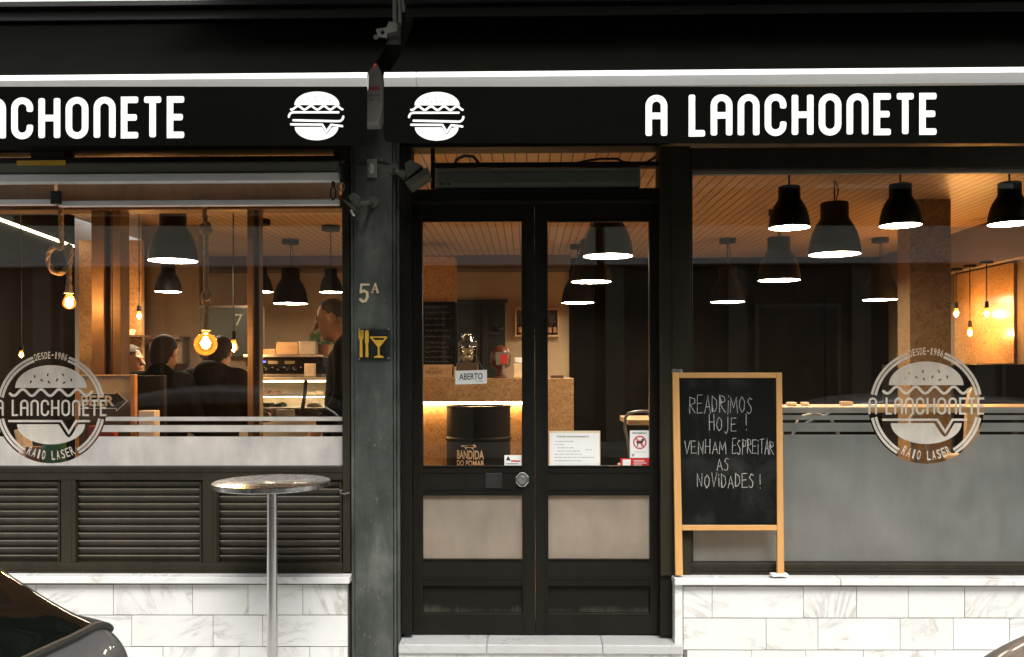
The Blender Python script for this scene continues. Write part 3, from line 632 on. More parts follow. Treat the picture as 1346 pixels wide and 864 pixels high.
# ------------------------------------------------------------------ awnings
def YV(y): return -1.004 - (y - 116) / 75 * .0175
def VP(x, y, d, k=.0): return at(x, y, YV(y) - .002) + Vector((0, d, 0))
def burger(mb, cx, cy):
    s = 1 / 3.84; X = lambda x, y, d: VP(cx + (x - 325) * s, cy + (y - 585) * s, d)
    dots = []
    for (x, y) in ((280, 497), (300, 510), (322, 490), (325, 512), (350, 510), (366, 492), (392, 508)): dots.append([(x + 3.2 * math.cos(t), y + 3.2 * math.sin(t)) for t in [2 * math.pi * i / 6 for i in range(6)]])
    mb.prism([(x, y) for x, y in arcp(329, 530, 114, 68, 180, 360, 26)], X, .001, dots)
    mb.stroke([(198 + 260 * i / 60, 544 - 9 * math.cos(2 * math.pi * (i / 60 * 4 + .45))) for i in range(61)], 11, X)
    mb.stroke([(438, 567), (212, 567)] + arcp(209, 592, 22, 25, 275, 185, 6), 11, X)
    mb.stroke([(210, 607), (436, 612)] + arcp(438, 588, 24, 24, 85, 0, 6), 11, X)
    mb.stroke([(198, 628), (356, 629), (378, 664), (401, 630), (457, 637)], 11, lambda x, y, d: X(x, y, d - .0006))
    mb.prism(arcp(327, 641, 110, 67, 180, 0, 26)[:27] + [(418, 641), (402, 645), (381, 676), (376, 676), (356, 645), (350, 641)], X, .001)
def awning(name_lab, pa, pb, words, logo, joints):
    a = thing('awning', name_lab, 'awning', at((pa + pb) / 2, 100, -.5))
    Yb = -1.0; xa = at(pa, 105, Yb).x; xb = at(pb, 105, Yb).x; mp = min(max((pa + pb) / 2, 250), 1000)
    z0, z1, z2 = (at(mp, y - (mp - 240) * .0083, Yb).z for y in (95.8, 104.5, 116.6))
    b = MB()
    prof = [(-.97, z0 + .004), (-.985, z0), (-1.004, z1), (-.982, z2), (-.960, z2 - .002), (-.95, z0 - .01)]
    xs = [xa] + [at(j, 105, Yb).x for j in joints] + [xb]
    for q0, q1 in zip(xs, xs[1:]):
        vs = [Vector((x, y, z)) for x in (q0 + .001, q1 - .001) for y, z in prof]; n = len(prof)
        b.add(vs, [(i, (i + 1) % n, n + (i + 1) % n, n + i) for i in range(n)] + [tuple(range(n))[::-1], tuple(range(n, 2 * n))])
    b.build('front_bar', 'white_alu', a, bevel=.0015)
    c = MB(); nx, ny = 40, 10; zt = 3.512; vs = []
    for i in range(nx + 1):
        for j in range(ny + 1):
            u, w = i / nx, j / ny; sag = .035 * math.sin(math.pi * w) + .004 * math.sin(u * 60) * math.sin(math.pi * w)
            vs.append((xa + .012 + (xb - xa - .024) * u, -.968 + .928 * w, z0 - .004 + (zt - z0) * w - sag))
    k = len(vs); vs += [(x, y, z - .002) for x, y, z in vs]; fs = []
    for i in range(nx):
        for j in range(ny):
            q = i * (ny + 1) + j; f = (q, q + ny + 1, q + ny + 2, q + 1); fs += [f, tuple(k + t for t in f[::-1])]
    c.add(vs, fs); c.build('canopy_cloth', 'canvas', a, smooth=True)
    v = MB(); yb = 191.5 - (mp - 240) * .004; r_ = 9
    out = [(pa, 114), (pa, yb - (r_ if pa > 400 else 0))] + ([(pa + 3, yb - 3), (pa + r_ + 8, yb)] if pa > 400 else []) + [(pb - (0 if pb > 900 else 2), yb), (pb, yb - 2), (pb, 114)]
    n = 30
    v.prism(out, lambda x, y, d: at(x, y, YV(y)) + Vector((0, d, 0)), .003); v.build('valance', 'canvas', a)
    m = MB(); Yv = YV(150)
    x0, x1, y0, y1 = words; lettering(m, 'A LANCHONETE', x0, x1, y0, y1, .155, lambda x, y, d: VP(x, y - (x - x0) * .0075, d), .001); m.build('lettering', 'white_print', a)
    m = MB(); burger(m, *logo); m.build('burger_emblem', 'white_print', a)
    h = MB(); h.box(xa - .03, xb + .0, -.15, -.004, 3.545, 3.575); h.box(xa - .03, xb, -.10, -.004, 3.49, 3.544); h.build('hood', 'grey_alu', a, bevel=.004)
    return a, xa, xb
A1, a1, b1 = awning('left black canvas awning with white front bar, its lettering cut off at the left', -360, 482.5, (-143, 242.5, 184.5, 129.5), (415.5, 152.5), [])
A2, a2, b2 = awning('right black canvas awning with white front bar over door and right window', 504, 1760, (848.5, 1231.5, 180.2, 125), (573.5, 153), [547])
def arm(a, x):
    m = MB(); m.box(x - .05, x + .05, -.06, .0, 3.38, 3.50); m.build('wall_bracket', 'zinc', a, bevel=.003)
    for q in ((516, -8, 521, 32), (523, -8, 527, 30)): m = MB(); m.fb(*q, -.32, -.28); m.build('bracket_arm', 'zinc', a, bevel=.003)
    m = MB(); m.prism([(494, 38), (508, 36), (511, 28), (522, 30), (522, 41), (509, 44), (508, 50), (497, 49)], px(-.36), .05, [[(503 + 2.6 * math.cos(t), 43 + 2.6 * math.sin(t)) for t in [k * math.pi / 4 for k in range(8)]]]); m.cyl(at(494, 49, -.37), at(494, 49, -.30), .012)
    m.build('arm_bracket', 'zinc', a, bevel=.003)
    m = MB(); m.tube([Vector((x - .02, -.04, 3.40)), Vector((x - .9, -.30, 3.16)), Vector((x - .15, -.94, 2.80))], .016, 8); m.build('folding_arm', 'grey_alu', a, smooth=True)
arm(A1, at(515, 0, 0).x)

# ------------------------------------------------------------------ fixtures on the front
al = thing('alarm_box', 'grey alarm siren box with a red light in the gap between the awnings', 'alarm', at(486, 163, -.12))
al_o = [(468, 83), (489, 81.5), (496, 84), (499, 92), (502, 112), (502.5, 135), (500, 152), (496.5, 162.5), (468, 163)]
m = MB(); m.prism(al_o, px(-.16), .115); m.build('cover', 'alarm', al, bevel=.006)
m = MB(); text(m, 'ALARME', 477.2, 119, 499.5, 113.5, px(-.161), .02); m.build('lettering', 'red', al)
m = MB(); text(m, 'T. 219 450', 478, 127, 499, 124.5, px(-.161)); text(m, '913 287 513', 478, 132.5, 499, 129.5, px(-.161)); m.build('phone_number', 'ink', al)
MB().sphere(at(491, 83.5, -.162), .0065, n=10, m=6).build('status_light', 'led_red', al, smooth=True)
jb = thing('junction_box', 'small worn pale metal socket plate high on the green pillar', 'junction box', at(488.5, 233, -.05))
m = MB(); m.fb(482, 209, 495, 233, -.068, -.051); m.build('plate', 'zinc', jb, bevel=.003)
m = MB(); m.sphere(at(488, 222, -.072), .016, .01, .03); m.build('socket', 'alarm', jb, smooth=True)
m = MB(); m.tube([at(482, 213, -.06), at(468, 214, -.056), at(457, 218, -.05)], .004); m.tube([at(495, 211, -.06), at(505, 213, -.056), at(516, 217, -.05)], .004); m.build('wire', 'black', jb, smooth=True)
def flood(lab, slab, rear, armp, Y, dep, wire=None):
    t = thing('floodlight', lab, 'floodlight', at(*armp[-1], -.05), 'small outdoor floodlights')
    m = MB(); m.prism(slab, px(Y), dep); m.build('front_housing', 'plastic', t, bevel=.004)
    m = MB(); m.prism(rear, px(Y + .012), dep - .024); m.build('rear_housing', 'plastic', t, bevel=.005)
    m = MB(); a = [at(*p, Y + dep / 2) for p in armp[:-1]] + [at(*armp[-1], -.045)]; m.tube(a, .012, 10); m.cyl(a[-1], a[-1] + Vector((0, -.02, 0)), .03, n=14); m.cyl(a[0] + Vector((0, -.03, 0)), a[0] + Vector((0, .03, 0)), .02, n=12); m.build('bracket', 'plastic', t, smooth=True)
    if wire: m = MB(); m.tube([at(*p, Y + .03) for p in wire], .006); m.build('wire', 'white_print', t, smooth=True)
flood('small floodlight on an arm from the left side of the green pillar', [(450, 263), (453.4, 261.8), (467.6, 273), (465.4, 277)], [(457, 260), (459, 256), (464.7, 253), (472.8, 259.5), (469, 271), (466, 272)], [(471, 268), (483, 267), (491, 266)], -.22, .13, [(461.4, 276), (463, 280), (465.6, 284)])
flood('larger floodlight tilted down beside the transom above the door', [(532, 239.5), (561, 219.5), (564, 229), (537, 245.5)], [(531.6, 214.7), (539.6, 209.5), (556, 218.5), (535, 235)], [(530, 230), (522, 226), (518, 223)], -.26, .16)
n5 = MB(); Pn = px(-.058); 
n5.stroke([(485.5, 374.2), (474.8, 374.2), (474.0, 384)], 2.6, Pn, .006, cap=.1); n5.stroke([(474.3, 384.2), (478.5, 382.2), (482.3, 384.6), (483.0, 390), (480.4, 395.6), (476.5, 396.3), (473.6, 393.6)], 3.4, lambda x, y, d: Pn(x, y, d - .001), .006, cap=.5)
tag(n5.build('house_number', 'cream'), 'cream metal house number 5 A on the green pillar', 'house number'); hn = bpy.context.scene.objects['house_number']
na = MB(); na.stroke([(489, 384.5), (493, 372.5)], 1.2, Pn, .005, cap=.1); na.stroke([(493, 372.5), (496.6, 384.5)], 2.1, lambda x, y, d: Pn(x, y, d - .0006), .005, cap=.1); na.stroke([(490.3, 380.5), (495.4, 380.5)], 1, lambda x, y, d: Pn(x, y, d - .0012), .005)
na.stroke([(487.6, 384.7), (490.8, 384.7)], .9, lambda x, y, d: Pn(x, y, d - .0018), .005); na.stroke([(494.6, 384.7), (498, 384.7)], .9, lambda x, y, d: Pn(x, y, d - .0018), .005); na.build('letter_a', 'cream', hn)
sg = thing('restaurant_sign', 'yellow fork, knife and cocktail glass symbols on a clear plate', 'sign', at(492, 473, -.06))
m = MB(); m.fb(470, 431, 513, 474, -.0605, -.0575); m.build('plate', glass_mat('clear_acrylic', (.97, .98, .97)), sg)
m = MB(); Ps = px(-.0625)
m.prism([(471.3, 434), (472.6, 434), (473, 443), (473.6, 443), (473.9, 434), (475.1, 434), (475.4, 443), (476, 443), (476.4, 434), (477.7, 434), (477.9, 444), (476.2, 447.5), (476.6, 469.5), (472.6, 469.5), (472.9, 447.5), (471.1, 444)], Ps); m.prism([(480, 436), (482.5, 433.8), (484.6, 436), (484.8, 450), (483.9, 452), (484.3, 469.5), (480.3, 469.5), (480.6, 452), (479.6, 450)], Ps)
m.prism([(486.3, 442.5), (509, 442.5), (509, 444), (499, 456.5), (499, 467), (504.5, 469), (504.5, 470.5), (491.5, 470.5), (491.5, 469), (496.6, 467), (496.6, 456.5), (486.3, 444)], Ps, .001, [[(489.5, 444.2), (506, 444.2), (503.8, 447), (491.8, 447)]])
m.build('symbols', 'yellow', sg)
for x, y in ((472, 432.5), (511, 433), (472, 472), (511, 471)): m = MB(); m.cyl(at(x, y, -.0605), at(x, y, -.066), .006, n=10); m.build('screw', 'zinc', sg, smooth=True)
bl = thing('roller_blind', 'rolled up outdoor blind with beige cloth and white bars over the left window', 'blind', at(200, 270, -.08))
m = MB(); m.fb(-330, 213.5, 444, 228.5, -.13, -.032); m.build('casing', 'olive', bl, bevel=.012)
m = MB(); m.fb(-330, 228.8, 445, 240, -.14, -.06); m.build('front_rail', 'white_print', bl, bevel=.006)
for a, b in ((-330, 71), (75.5, 446)):
    m = MB(); m.fb(a, 240.3, b, 262.5, -.085, -.081); m.build('cloth', 'blind', bl)
    m = MB(); m.fb(a, 262.8, b - 1, 270.2, -.11, -.07); m.build('bottom_bar', 'white_print', bl, bevel=.005)
m = MB(); m.fb(66, 251, 78.5, 268, -.135, -.112); m.build('centre_bracket', 'black', bl, bevel=.003)
m = MB(); m.fb(22, 211, 86, 217.5, -.1325, -.131); m.build('tape', 'yellow', bl)
def ring(name, lab, cat, cx, cy, rx, ry, Y, r, mat, group=None, strap=None):
    t = thing(name, lab, cat, at(cx, cy + ry, Y), group)
    m = MB(); m.tube([at(cx + rx * math.cos(a) * (1 if abs(math.sin(a)) < .8 else .8), cy + ry * math.sin(a), Y) for a in [2 * math.pi * i / 20 for i in range(20)]], r, 8, True); m.build('ring', mat, t, smooth=True)
    if strap: m = MB(); m.tube([at(*p, Y) for p in strap], .010, 6); m.build('strap', 'black', t, smooth=True)
ring('carabiner', 'steel snap hook hanging on a strap right of the roller blind', 'carabiner', 449, 245.5, 3.6, 6, -.15, .0045, 'zinc', None, [(446, 212), (449, 224), (449, 240)])
ring('carabiner', 'dark snap hook in front of the beige blind cloth', 'carabiner', 438, 254, 3.4, 9, -.15, .0035, 'black', None, [(438, 239), (438, 245)])
hk = MB(); hk.tube([at(459, 648, -.04), at(452, 649.5, -.06), at(447.5, 648, -.075), at(447, 645.5, -.08), at(450, 644.5, -.08)], .004); tag(hk.build('wall_hook', 'zinc', smooth=True), 'small open wire hook on the left edge of the pillar', 'hook')

# ------------------------------------------------------------------ chalk board standing on the sill
def CY(y): return -.082 + .047 * (757 - y) / 270
def CP(x, y, d): return at(x, y, CY(y)) + Vector((0, d, 0))
zs_ = at(950, 757.7, -.08).z
cb = thing('chalkboard', 'pine framed chalkboard with white handwriting leaning beside the door', 'chalkboard', at(958, 757, -.08))
m = MB(); m.prism([(891, 496), (1023, 496), (1024.5, 692), (893, 692)], lambda x, y, d: CP(x, y, d + .008), .008); m.build('slate', 'board', cb)
m = MB(); m.prism([(884, 490), (892.5, 490), (897.8, 756.5), (888, 756.5)], CP, .024); m.build('leg', 'pine', cb, bevel=.002); m = MB(); m.prism([(1020.5, 490), (1028, 490), (1031, 756.5), (1022, 756.5)], CP, .024); m.build('leg', 'pine', cb, bevel=.002)
m = MB(); m.prism([(892.6, 490), (1020.4, 490), (1020.5, 497), (892.8, 497)], lambda x, y, d: CP(x, y, d + .001), .022); m.build('rail', 'pine_h', cb, bevel=.002); m = MB(); m.prism([(896.7, 690.5), (1021.6, 690.5), (1021.7, 697.5), (896.9, 697.5)], lambda x, y, d: CP(x, y, d + .001), .022); m.build('rail', 'pine_h', cb, bevel=.002)
m = MB(); m.prism([(884, 485), (897, 485.5), (898, 490), (883, 490)], lambda x, y, d: CP(x, y, d + .004), .014); m.tube([CP(x, y, -.003) for x, y in ((886, 489), (886, 486), (894, 486), (894, 489))], .003); m.build('clip', 'zinc', cb, bevel=.002)
m = MB(); m.prism([(1015, 755.5), (1037, 755.5), (1037, 758.2), (1015, 758.2)], lambda x, y, d: at(x, y, -.106) + Vector((0, d, 0)), .05); m.build('foot', 'white_print', cb, bevel=.002)
m = MB(); Pc = lambda x, y, d: CP(x, y, d + .0076)
for s, x0, x1, yb, yt in (('READRIMOS', 907, 992, 543, 521), ('HOJE', 933, 971, 566, 547), ('!', 980, 984, 566, 545), ('VENHAM', 900, 957, 597, 580), ('ESPREITAR', 963, 1019, 597, 578), ('AS', 943, 961, 619, 603), ('NOVIDADES', 917, 994, 641, 624), ('!', 998, 1003, 643, 625)): hand(m, s, x0, x1, yb, yt, Pc, .78)
m.build('handwriting', 'chalk', cb)

# ------------------------------------------------------------------ bar table
tc = at(357.5, 632.5, -.5)
bt = thing('bar_table', 'tall round steel bar table on the pavement before the louvres', 'table', (tc.x, -.5, 0))
rt = .284; z = tc.z
m = MB(); m.lathe((tc.x, -.5, z), [(0, .0), (rt - .004, .0), (rt, -.003), (rt + .001, -.022), (rt - .004, -.026), (rt - .02, -.026), (0, -.024)][::-1], 64); m.build('tabletop', 'table_steel', bt, smooth=True)
m = MB(); m.cyl((tc.x, -.5, .02), (tc.x, -.5, z - .03), .0255, n=28); m.build('column', 'steel', bt, smooth=True)
m = MB(); m.lathe((tc.x, -.5, 0), [(0, .03), (.04, .03), (.05, .022), (.20, .012), (.215, .0)][::-1], 40); m.build('base', 'steel', bt, smooth=True)

# ------------------------------------------------------------------ notices on the door
ab = thing('open_sign', 'white sign reading ABERTO hanging on cords in the left door leaf', 'sign', at(619, 504, .075))
def tiltP(Y, x0, y0, dx, dy): return lambda x, y, d: at(x, y - (x - x0) * dx, Y) + Vector((0, d, 0))
Pa = tiltP(.068, 619, 496, .03, 0)
m = MB(); m.prism([(598.5, 487), (640, 487), (640, 505), (598.5, 505)], Pa, .003); m.build('plate', 'paper', ab)
m = MB(); text(m, 'ABERTO', 603.6, 499.3, 634.5, 490.8, lambda x, y, d: Pa(x, y, -.0008), .012); text(m, 'Obrigado', 626, 502.6, 635, 500.5, lambda x, y, d: Pa(x, y, -.0008)); m.build('lettering', 'ink', ab)
m = MB(); m.tube([at(601.5, 488.5, .07), at(618.5, 458, .074), at(637, 488, .07)], .0012, 5); m.cyl(at(618.5, 457.5, .070), at(618.5, 457.5, .0845), .006, .010, 12); m.build('cord', 'zinc', ab)
def paper(name, lab, cat, x0, y0, x1, y1, Y, mat='paper', edge=None):
    t = thing(name, lab, cat, at((x0 + x1) / 2, y1, Y)); m = MB()
    if edge: m.fb(x0, y0, x1, y1, Y + .0012, Y + .0022); m.build('holder', edge, t); m = MB(); m.fb(x0 + 1.2, y0 + 3, x1 - 1.2, y1 - 1, Y, Y + .001); m.build('sheet', mat, t)
    else: m.fb(x0, y0, x1, y1, Y, Y + .001); m.build('sheet', mat, t)
    return t
t = paper('opening_hours_sheet', 'white opening hours sheet in a cream holder in the right door leaf', 'notice', 721.5, 566.5, 789, 614, .080, 'paper', 'cream')
m = MB(); text(m, 'HORÁRIO DE FUNCIONAMENTO', 732, 575.2, 774, 572.6, px(.0793), .01); rr = random.Random(3)
m.build('heading', 'ink', t); m = MB()
for i, (x, w) in enumerate(((730, 24), (729, 13), (733, 22), (733, 30), (729, 36), (729, 40), (729, 36), (770, 8), (769, 12))):
    y = 580 + i * 4.2 if i < 7 else 591 + (i - 7) * 10
    while w > 0: q = rr.uniform(2, 6); m.fb(x, y, x + min(q, w), y + .9, .0794, .08); x += q + 1; w -= q + 1
m.build('text_lines', 'grey_ink', t)
t = paper('no_dogs_notice', 'white notice with a red no dogs circle in the right door leaf', 'notice', 828, 566, 853.5, 602, .080)
m = MB(); text(m, 'PROIBIDO', 831.5, 570.8, 850, 568.4, px(.0793), .02); m.build('heading', 'ink', t)
m = MB(); m.stroke([(841 + 8 * math.cos(a), 581.7 + 8 * math.sin(a)) for a in [2 * math.pi * i / 28 for i in range(28)]], 1.7, px(.0788), .0004, True); m.stroke([(835.4, 576), (846.6, 587.4)], 1.5, px(.0782), .0004); m.build('ban_circle', 'red', t)
m = MB(); m.prism([(836.6, 580.4), (837.6, 579.2), (843.2, 579.4), (843.8, 577), (845, 576.6), (847, 578), (846.6, 579.4), (845.2, 580), (844.6, 583), (844.4, 587), (843.2, 587), (843, 583.6), (839, 583.4), (838.6, 587), (837.4, 587), (837.4, 582.4), (836.2, 582.4)], px(.0792), .0004); m.build('dog_symbol', 'ink', t)
m = MB(); text(m, 'A ENTRADA DE ANIMAIS', 833, 595.3, 849.5, 593.6, px(.0793)); m.fb(830.5, 596.6, 833.8, 600.2, .0794, .08); m.build('small_print', 'grey_ink', t)
t = paper('red_sticker', 'red sticker with a white square below the no dogs notice', 'sticker', 815.5, 602.5, 854, 615, .0788, 'red')
m = MB(); m.fb(818.5, 604.2, 829, 613.5, .0782, .0788); m.fb(833, 605.5, 847, 606.6, .0782, .0788); m.fb(833, 608.4, 850, 609.3, .0782, .0788); m.fb(833, 611, 844, 611.8, .0782, .0788); m.build('print', 'paper', t)
t = paper('alarm_sticker', 'small white sticker with red text at the foot of the left door pane', 'sticker', 663, 598.5, 685.5, 613.5, .080)
m = MB(); m.fb(671.5, 605.2, 684, 607.2, .0794, .08); m.build('red_text', 'red', t); m = MB(); m.prism([(665.5, 604.5), (667, 600.6), (668.4, 600.2), (670, 603), (671, 606), (667.5, 605.2), (666, 606)], px(.0793), .0006); m.fb(665, 609.5, 681, 610.3, .0794, .08); m.build('bird_mark', 'ink', t)
# ------------------------------------------------------------------ lamps
PROF = [(0, 2.05), (.50, 2.05), (.53, 2.02), (.53, 1.45), (.60, 1.32), (.72, 1.14), (.85, .85), (.94, .5), (.99, .15), (1, 0), (.97, 0), (.92, .5), (.83, .82), (.70, 1.1), (.5, 1.3), (0, 1.3)]
def pendant(lab, pxx, pyy, r, d, rose=True, group='black pendant lamps'):
    c = at(pxx, pyy, d - D); top = c.z + 2.05 * r
    t = thing('pendant_lamp', lab, 'lamp', c, group)
    MB().lathe(c, [(a * r, b * r) for a, b in PROF], 40).build('shade', 'lamp_black', t, smooth=50)
    MB().lathe(c, [(0, .012 * r), (.965 * r, .02 * r), (.962 * r, .05 * r), (0, .05 * r)][::-1], 36).build('diffuser', 'lamp_disc', t)
    if top < CZ - .03:
        m = MB(); m.tube([c + Vector((0, 0, 2.05 * r)), Vector((c.x, c.y, CZ - .03))], .0055, 6)
        if r > .15: m.tube([c + Vector((.05 * r, 0, 2.05 * r)), c + Vector((.16 * r, 0, 2.05 * r + (CZ - top) * .5)), Vector((c.x + .01, c.y, CZ - .03))], .0045, 6)
        m.build('cord', 'black', t, smooth=True)
        if rose: MB().lathe((c.x, c.y, CZ), [(0, -.05), (.085, -.05), (.09, -.045), (.09, 0), (0, 0)], 24).build('ceiling_rose', 'lamp_black', t, smooth=True)
for a in (('small black pendant lamp just inside the right window, left one of the front row', 1037.5, 300, .115, 5.0), ('small black pendant lamp just inside the right window, middle one of the front row', 1183.5, 297, .115, 5.0), ('small black pendant lamp cut by the right edge of the photo', 1327, 295, .115, 5.0),
          ('large black pendant lamp hanging on a chain at the centre of the right window', 1097, 335, .19, 6.6, False), ('large black pendant lamp seen just below the left small one of the right window', 1024, 369, .19, 7.95), ('far black pendant lamp nearest the left edge of the right window', 956.5, 397.5, .19, 9.7), ('far black pendant lamp beside the wood panel column', 1157, 394.5, .19, 9.7),
          ('nearest and highest of three pendant lamps seen through the right door leaf', 799, 337.5, .19, 6.6), ('middle one of three pendant lamps seen through the right door leaf', 777, 371, .19, 8.1), ('farthest and lowest of three pendant lamps seen through the right door leaf', 759.5, 398.5, .19, 10.1),
          ('largest black pendant lamp of the left window, beside the dark window post', 227.5, 343.5, .19, 6.83), ('small black pendant lamp under the largest one in the left window', 221, 384, .115, 7.6), ('black pendant lamp half hidden behind the thin post of the left window', 343, 384, .115, 8.3), ('large black pendant lamp over the coffee machine', 382, 399.5, .19, 9.6), ('small black pendant lamp above the man in the black jacket', 435, 384.5, .115, 8.7)):
    pendant(*a)
def plight(t, c, w, col=(1, .64, .34), r=.03):
    l = bpy.data.lights.new('bulb_light', 'POINT'); l.energy = w; l.color = col; l.shadow_soft_size = r
    o = bpy.data.objects.new('bulb_light', l); COL.objects.link(o); o.location = Vector(c) - WORLD[t.name]; o.parent = t
def rope(mb, pts, r):
    "three twisted strands along a smooth path"
    P = [Vector(p) for p in pts]; Q = []
    for i in range(len(P) - 1):
        p0, p1, p2, p3 = P[max(i - 1, 0)], P[i], P[i + 1], P[min(i + 2, len(P) - 1)]; n = max(3, int((p2 - p1).length / .006))
        for k in range(n):
            t = k / n; Q.append(.5 * ((2 * p1) + (p2 - p0) * t + (2 * p0 - 5 * p1 + 4 * p2 - p3) * t * t + (3 * p1 - p0 - 3 * p2 + p3) * t ** 3))
    Q.append(P[-1]); s = 0; up = None; st = [[], [], []]
    for i, p in enumerate(Q):
        t = (Q[min(i + 1, len(Q) - 1)] - Q[max(i - 1, 0)]).normalized()
        if i: s += (p - Q[i - 1]).length
        if up is None: up = t.orthogonal().normalized()
        up = (up - t * up.dot(t)).normalized(); w = t.cross(up)
        for k in range(3): a = s / (r * 6.5) * 2 * math.pi / 1.6 + k * 2.094; st[k].append(p + (up * math.cos(a) + w * math.sin(a)) * r * .52)
    for q in st: mb.tube(q, r * .6, 7)
def rope_lamp(lab, path, sock, bulb, globe, watts, Y):
    b = at(*bulb, Y); t = thing('rope_lamp', lab, 'lamp', b, 'rope pendant lamps with bare bulbs')
    m = MB(); rope(m, [at(p[0], p[1], Y) + Vector((0, p[2] if len(p) > 2 else 0, 0)) for p in path], .0145); m.build('rope', 'rope', t, smooth=True)
    s0, s1 = at(*sock[0], Y), at(*sock[1], Y); m = MB(); m.lathe(s1, [(0, 0), (.026, 0), (.027, .008), (.021, .012), (.020, (s0 - s1).z * .6), (.013, (s0 - s1).z), (0, (s0 - s1).z)], 20); m.build('socket', 'rope', t, smooth=True)
    k = globe
    prof = ([(.0, 1), (.26, .98), (.32, .8)] + [(math.cos(R(x)), math.sin(R(x)) * 1 - .1) for x in range(55, -91, -12)] + [(0, -1.1)]) if globe > .05 else [(0, 1.7), (.38, 1.65), (.45, 1.2), (.75, .6), (.98, .0), (.9, -.5), (.5, -.9), (0, -1)]
    MB().lathe(b, [(r * k, z * k) for r, z in prof][::-1], 28).build('bulb', 'amber', t, smooth=60)
    m = MB(); m.sphere(b + Vector((0, 0, -.05 * k)), .30 * k, .30 * k, .36 * k, 12, 8) if globe > .05 else m.sphere(b, .5 * k, .5 * k, .8 * k, 12, 8)
    for i in range(6): a = i * 1.047; m.tube([b + Vector((.12 * k * math.cos(a), .12 * k * math.sin(a), .55 * k)), b + Vector((.42 * k * math.cos(a + .5), .42 * k * math.sin(a + .5), 0)), b + Vector((.1 * k * math.cos(a + 1), .1 * k * math.sin(a + 1), -.5 * k))], .0016, 4)
    m.build('filament', 'bulb', t, smooth=True); plight(t, b, watts)
ring1 = [(83 + 13.5 * math.cos(R(a)), 342 + 17 * math.sin(R(a)), .012 * math.sin(R(a / 2))) for a in range(-75, -360, -35)]
rope_lamp('rope lamp with a looped rope and small bare bulb near the left photo edge', [(80, 120), (80, 250), (80.5, 312), (82, 322)] + [(76 + 13 * math.cos(R(a)), 342 + 17 * math.sin(R(a)), -.02 * math.cos(R(a / 2))) for a in (-60, -100, -150, -190, -230, -270, -320, -350)] + [(85, 330, .02), (88, 322, .03), (92, 332, .01), (91, 350), (90.7, 376)], ((90.7, 372), (90.7, 386)), (91, 398), .038, 7, .30)
kn = lambda cx, cy: [(cx - 1, cy - 12), (cx + 4, cy - 5, -.012), (cx + 3, cy + 3, -.02), (cx - 4, cy + 1, -.01), (cx - 4, cy - 6, .012), (cx + 3, cy - 4, .02), (cx + 4, cy + 4, .008), (cx - 1, cy + 8, -.012), (cx - 3, cy + 3, -.022), (cx, cy + 12)]
rope_lamp('rope lamp with two knots and a large round globe bulb', [(269, 120), (269, 250)] + kn(270.5, 301) + [(271, 345)] + kn(272, 391) + [(271, 412), (270.5, 430)], ((270.5, 421), (270.3, 435)), (270.3, 451), .066, 9, .30)
def bare(lab, b, k, watts, topz, group='bare filament bulbs on cords', refl=None):
    b = Vector(b); t = thing('filament_lamp', lab, 'lamp', b, group)
    MB().lathe(b, [(0, 2.0 * k), (.42 * k, 1.9 * k), (.5 * k, 1.3 * k), (.85 * k, .6 * k), (k, 0), (.8 * k, -.6 * k), (0, -k)][::-1], 20).build('bulb', 'amber', t, smooth=60)
    MB().sphere(b, .5 * k, .5 * k, .85 * k, 10, 8).build('filament', 'bulb', t, smooth=True)
    MB().cyl(b + Vector((0, 0, 1.7 * k)), b + Vector((0, 0, 3.6 * k)), .02, .016, 14).build('socket', 'lamp_black', t, smooth=True)
    MB().tube([b + Vector((0, 0, 3.5 * k)), Vector((b.x, b.y, topz))], .005, 6).build('cord', 'black', t)
    m = MB(); m.lathe((b.x, b.y, topz), [(0, -.025), (.06, -.025), (.06, 0), (0, 0)], 16); m.build('ceiling_rose', 'lamp_black', t); plight(t, b, watts)
for lab, x, y in (('bare bulb lamp half hidden behind the wood panel column', 1257, 413), ('lowest hanging of the three bare bulb lamps on the right wall', 1275, 438), ('right one of the three bare bulb lamps on the right wall', 1297, 413)):
    d = 4.44 * F / (x - 693); bare(lab, at(x, y, d - D), .034, 15, 2.62)
bare('small bare bulb lamp before the lit wood panel of the left window', at(183, 416, 2.9), .026, 9, CZ); bare('small bare bulb lamp right of the round globe bulb', at(307, 457, 2.2), .036, 8, CZ)
bare('tiny far bulb low at the left edge of the left window', at(28, 467, 1.9), .02, 3, CZ)
ls = MB(); e0 = at(-90, 254, 1.3); e1 = at(101, 322, 3.2); e0.x = e1.x = -4.16; xw = at(0, 300, 2.1).x + .012
p0 = Vector((xw, 1.2, 2.84)); p1 = Vector((xw, 3.2, 2.74)); ls.tube([p0, p1], .012, 8); t = tag(ls.build('led_strip', 'led_cool'), 'white LED light line running along the top of the left dark wall', 'light strip')

# ------------------------------------------------------------------ furniture inside
CYF = 3.41
bc = thing('bar_counter', 'wood panel bar counter with a glowing light strip under its ledge', 'counter', (at(600, 500, CYF).x, CYF, FZ))
tz = at(620, 498, 3.35).z; lz = at(620, 528.5, 3.35).z; xl = at(466, 500, 3.41).x; xm = at(692, 500, 3.41).x; xr = at(754, 500, 3.30).x
MB().box(xl, xm, 3.35, 3.95, lz, tz).build('ledge', 'osb', bc, bevel=.003)
MB().box(xl, xm, CYF, 3.9, FZ, lz - .001).build('front_panel', 'osb', bc)
MB().box(xl + .01, xm - .003, 3.372, 3.396, lz - .022, lz - .002).build('light_strip', 'led', bc)
MB().box(xm + .002, xr, 3.30, 3.95, FZ, tz + .002).build('end_cabinet', 'osb', bc, bevel=.003)
bx = at(629, 560, 3.06).x; r = .287; zt = at(629, 533.5, 3.06 - .05).z
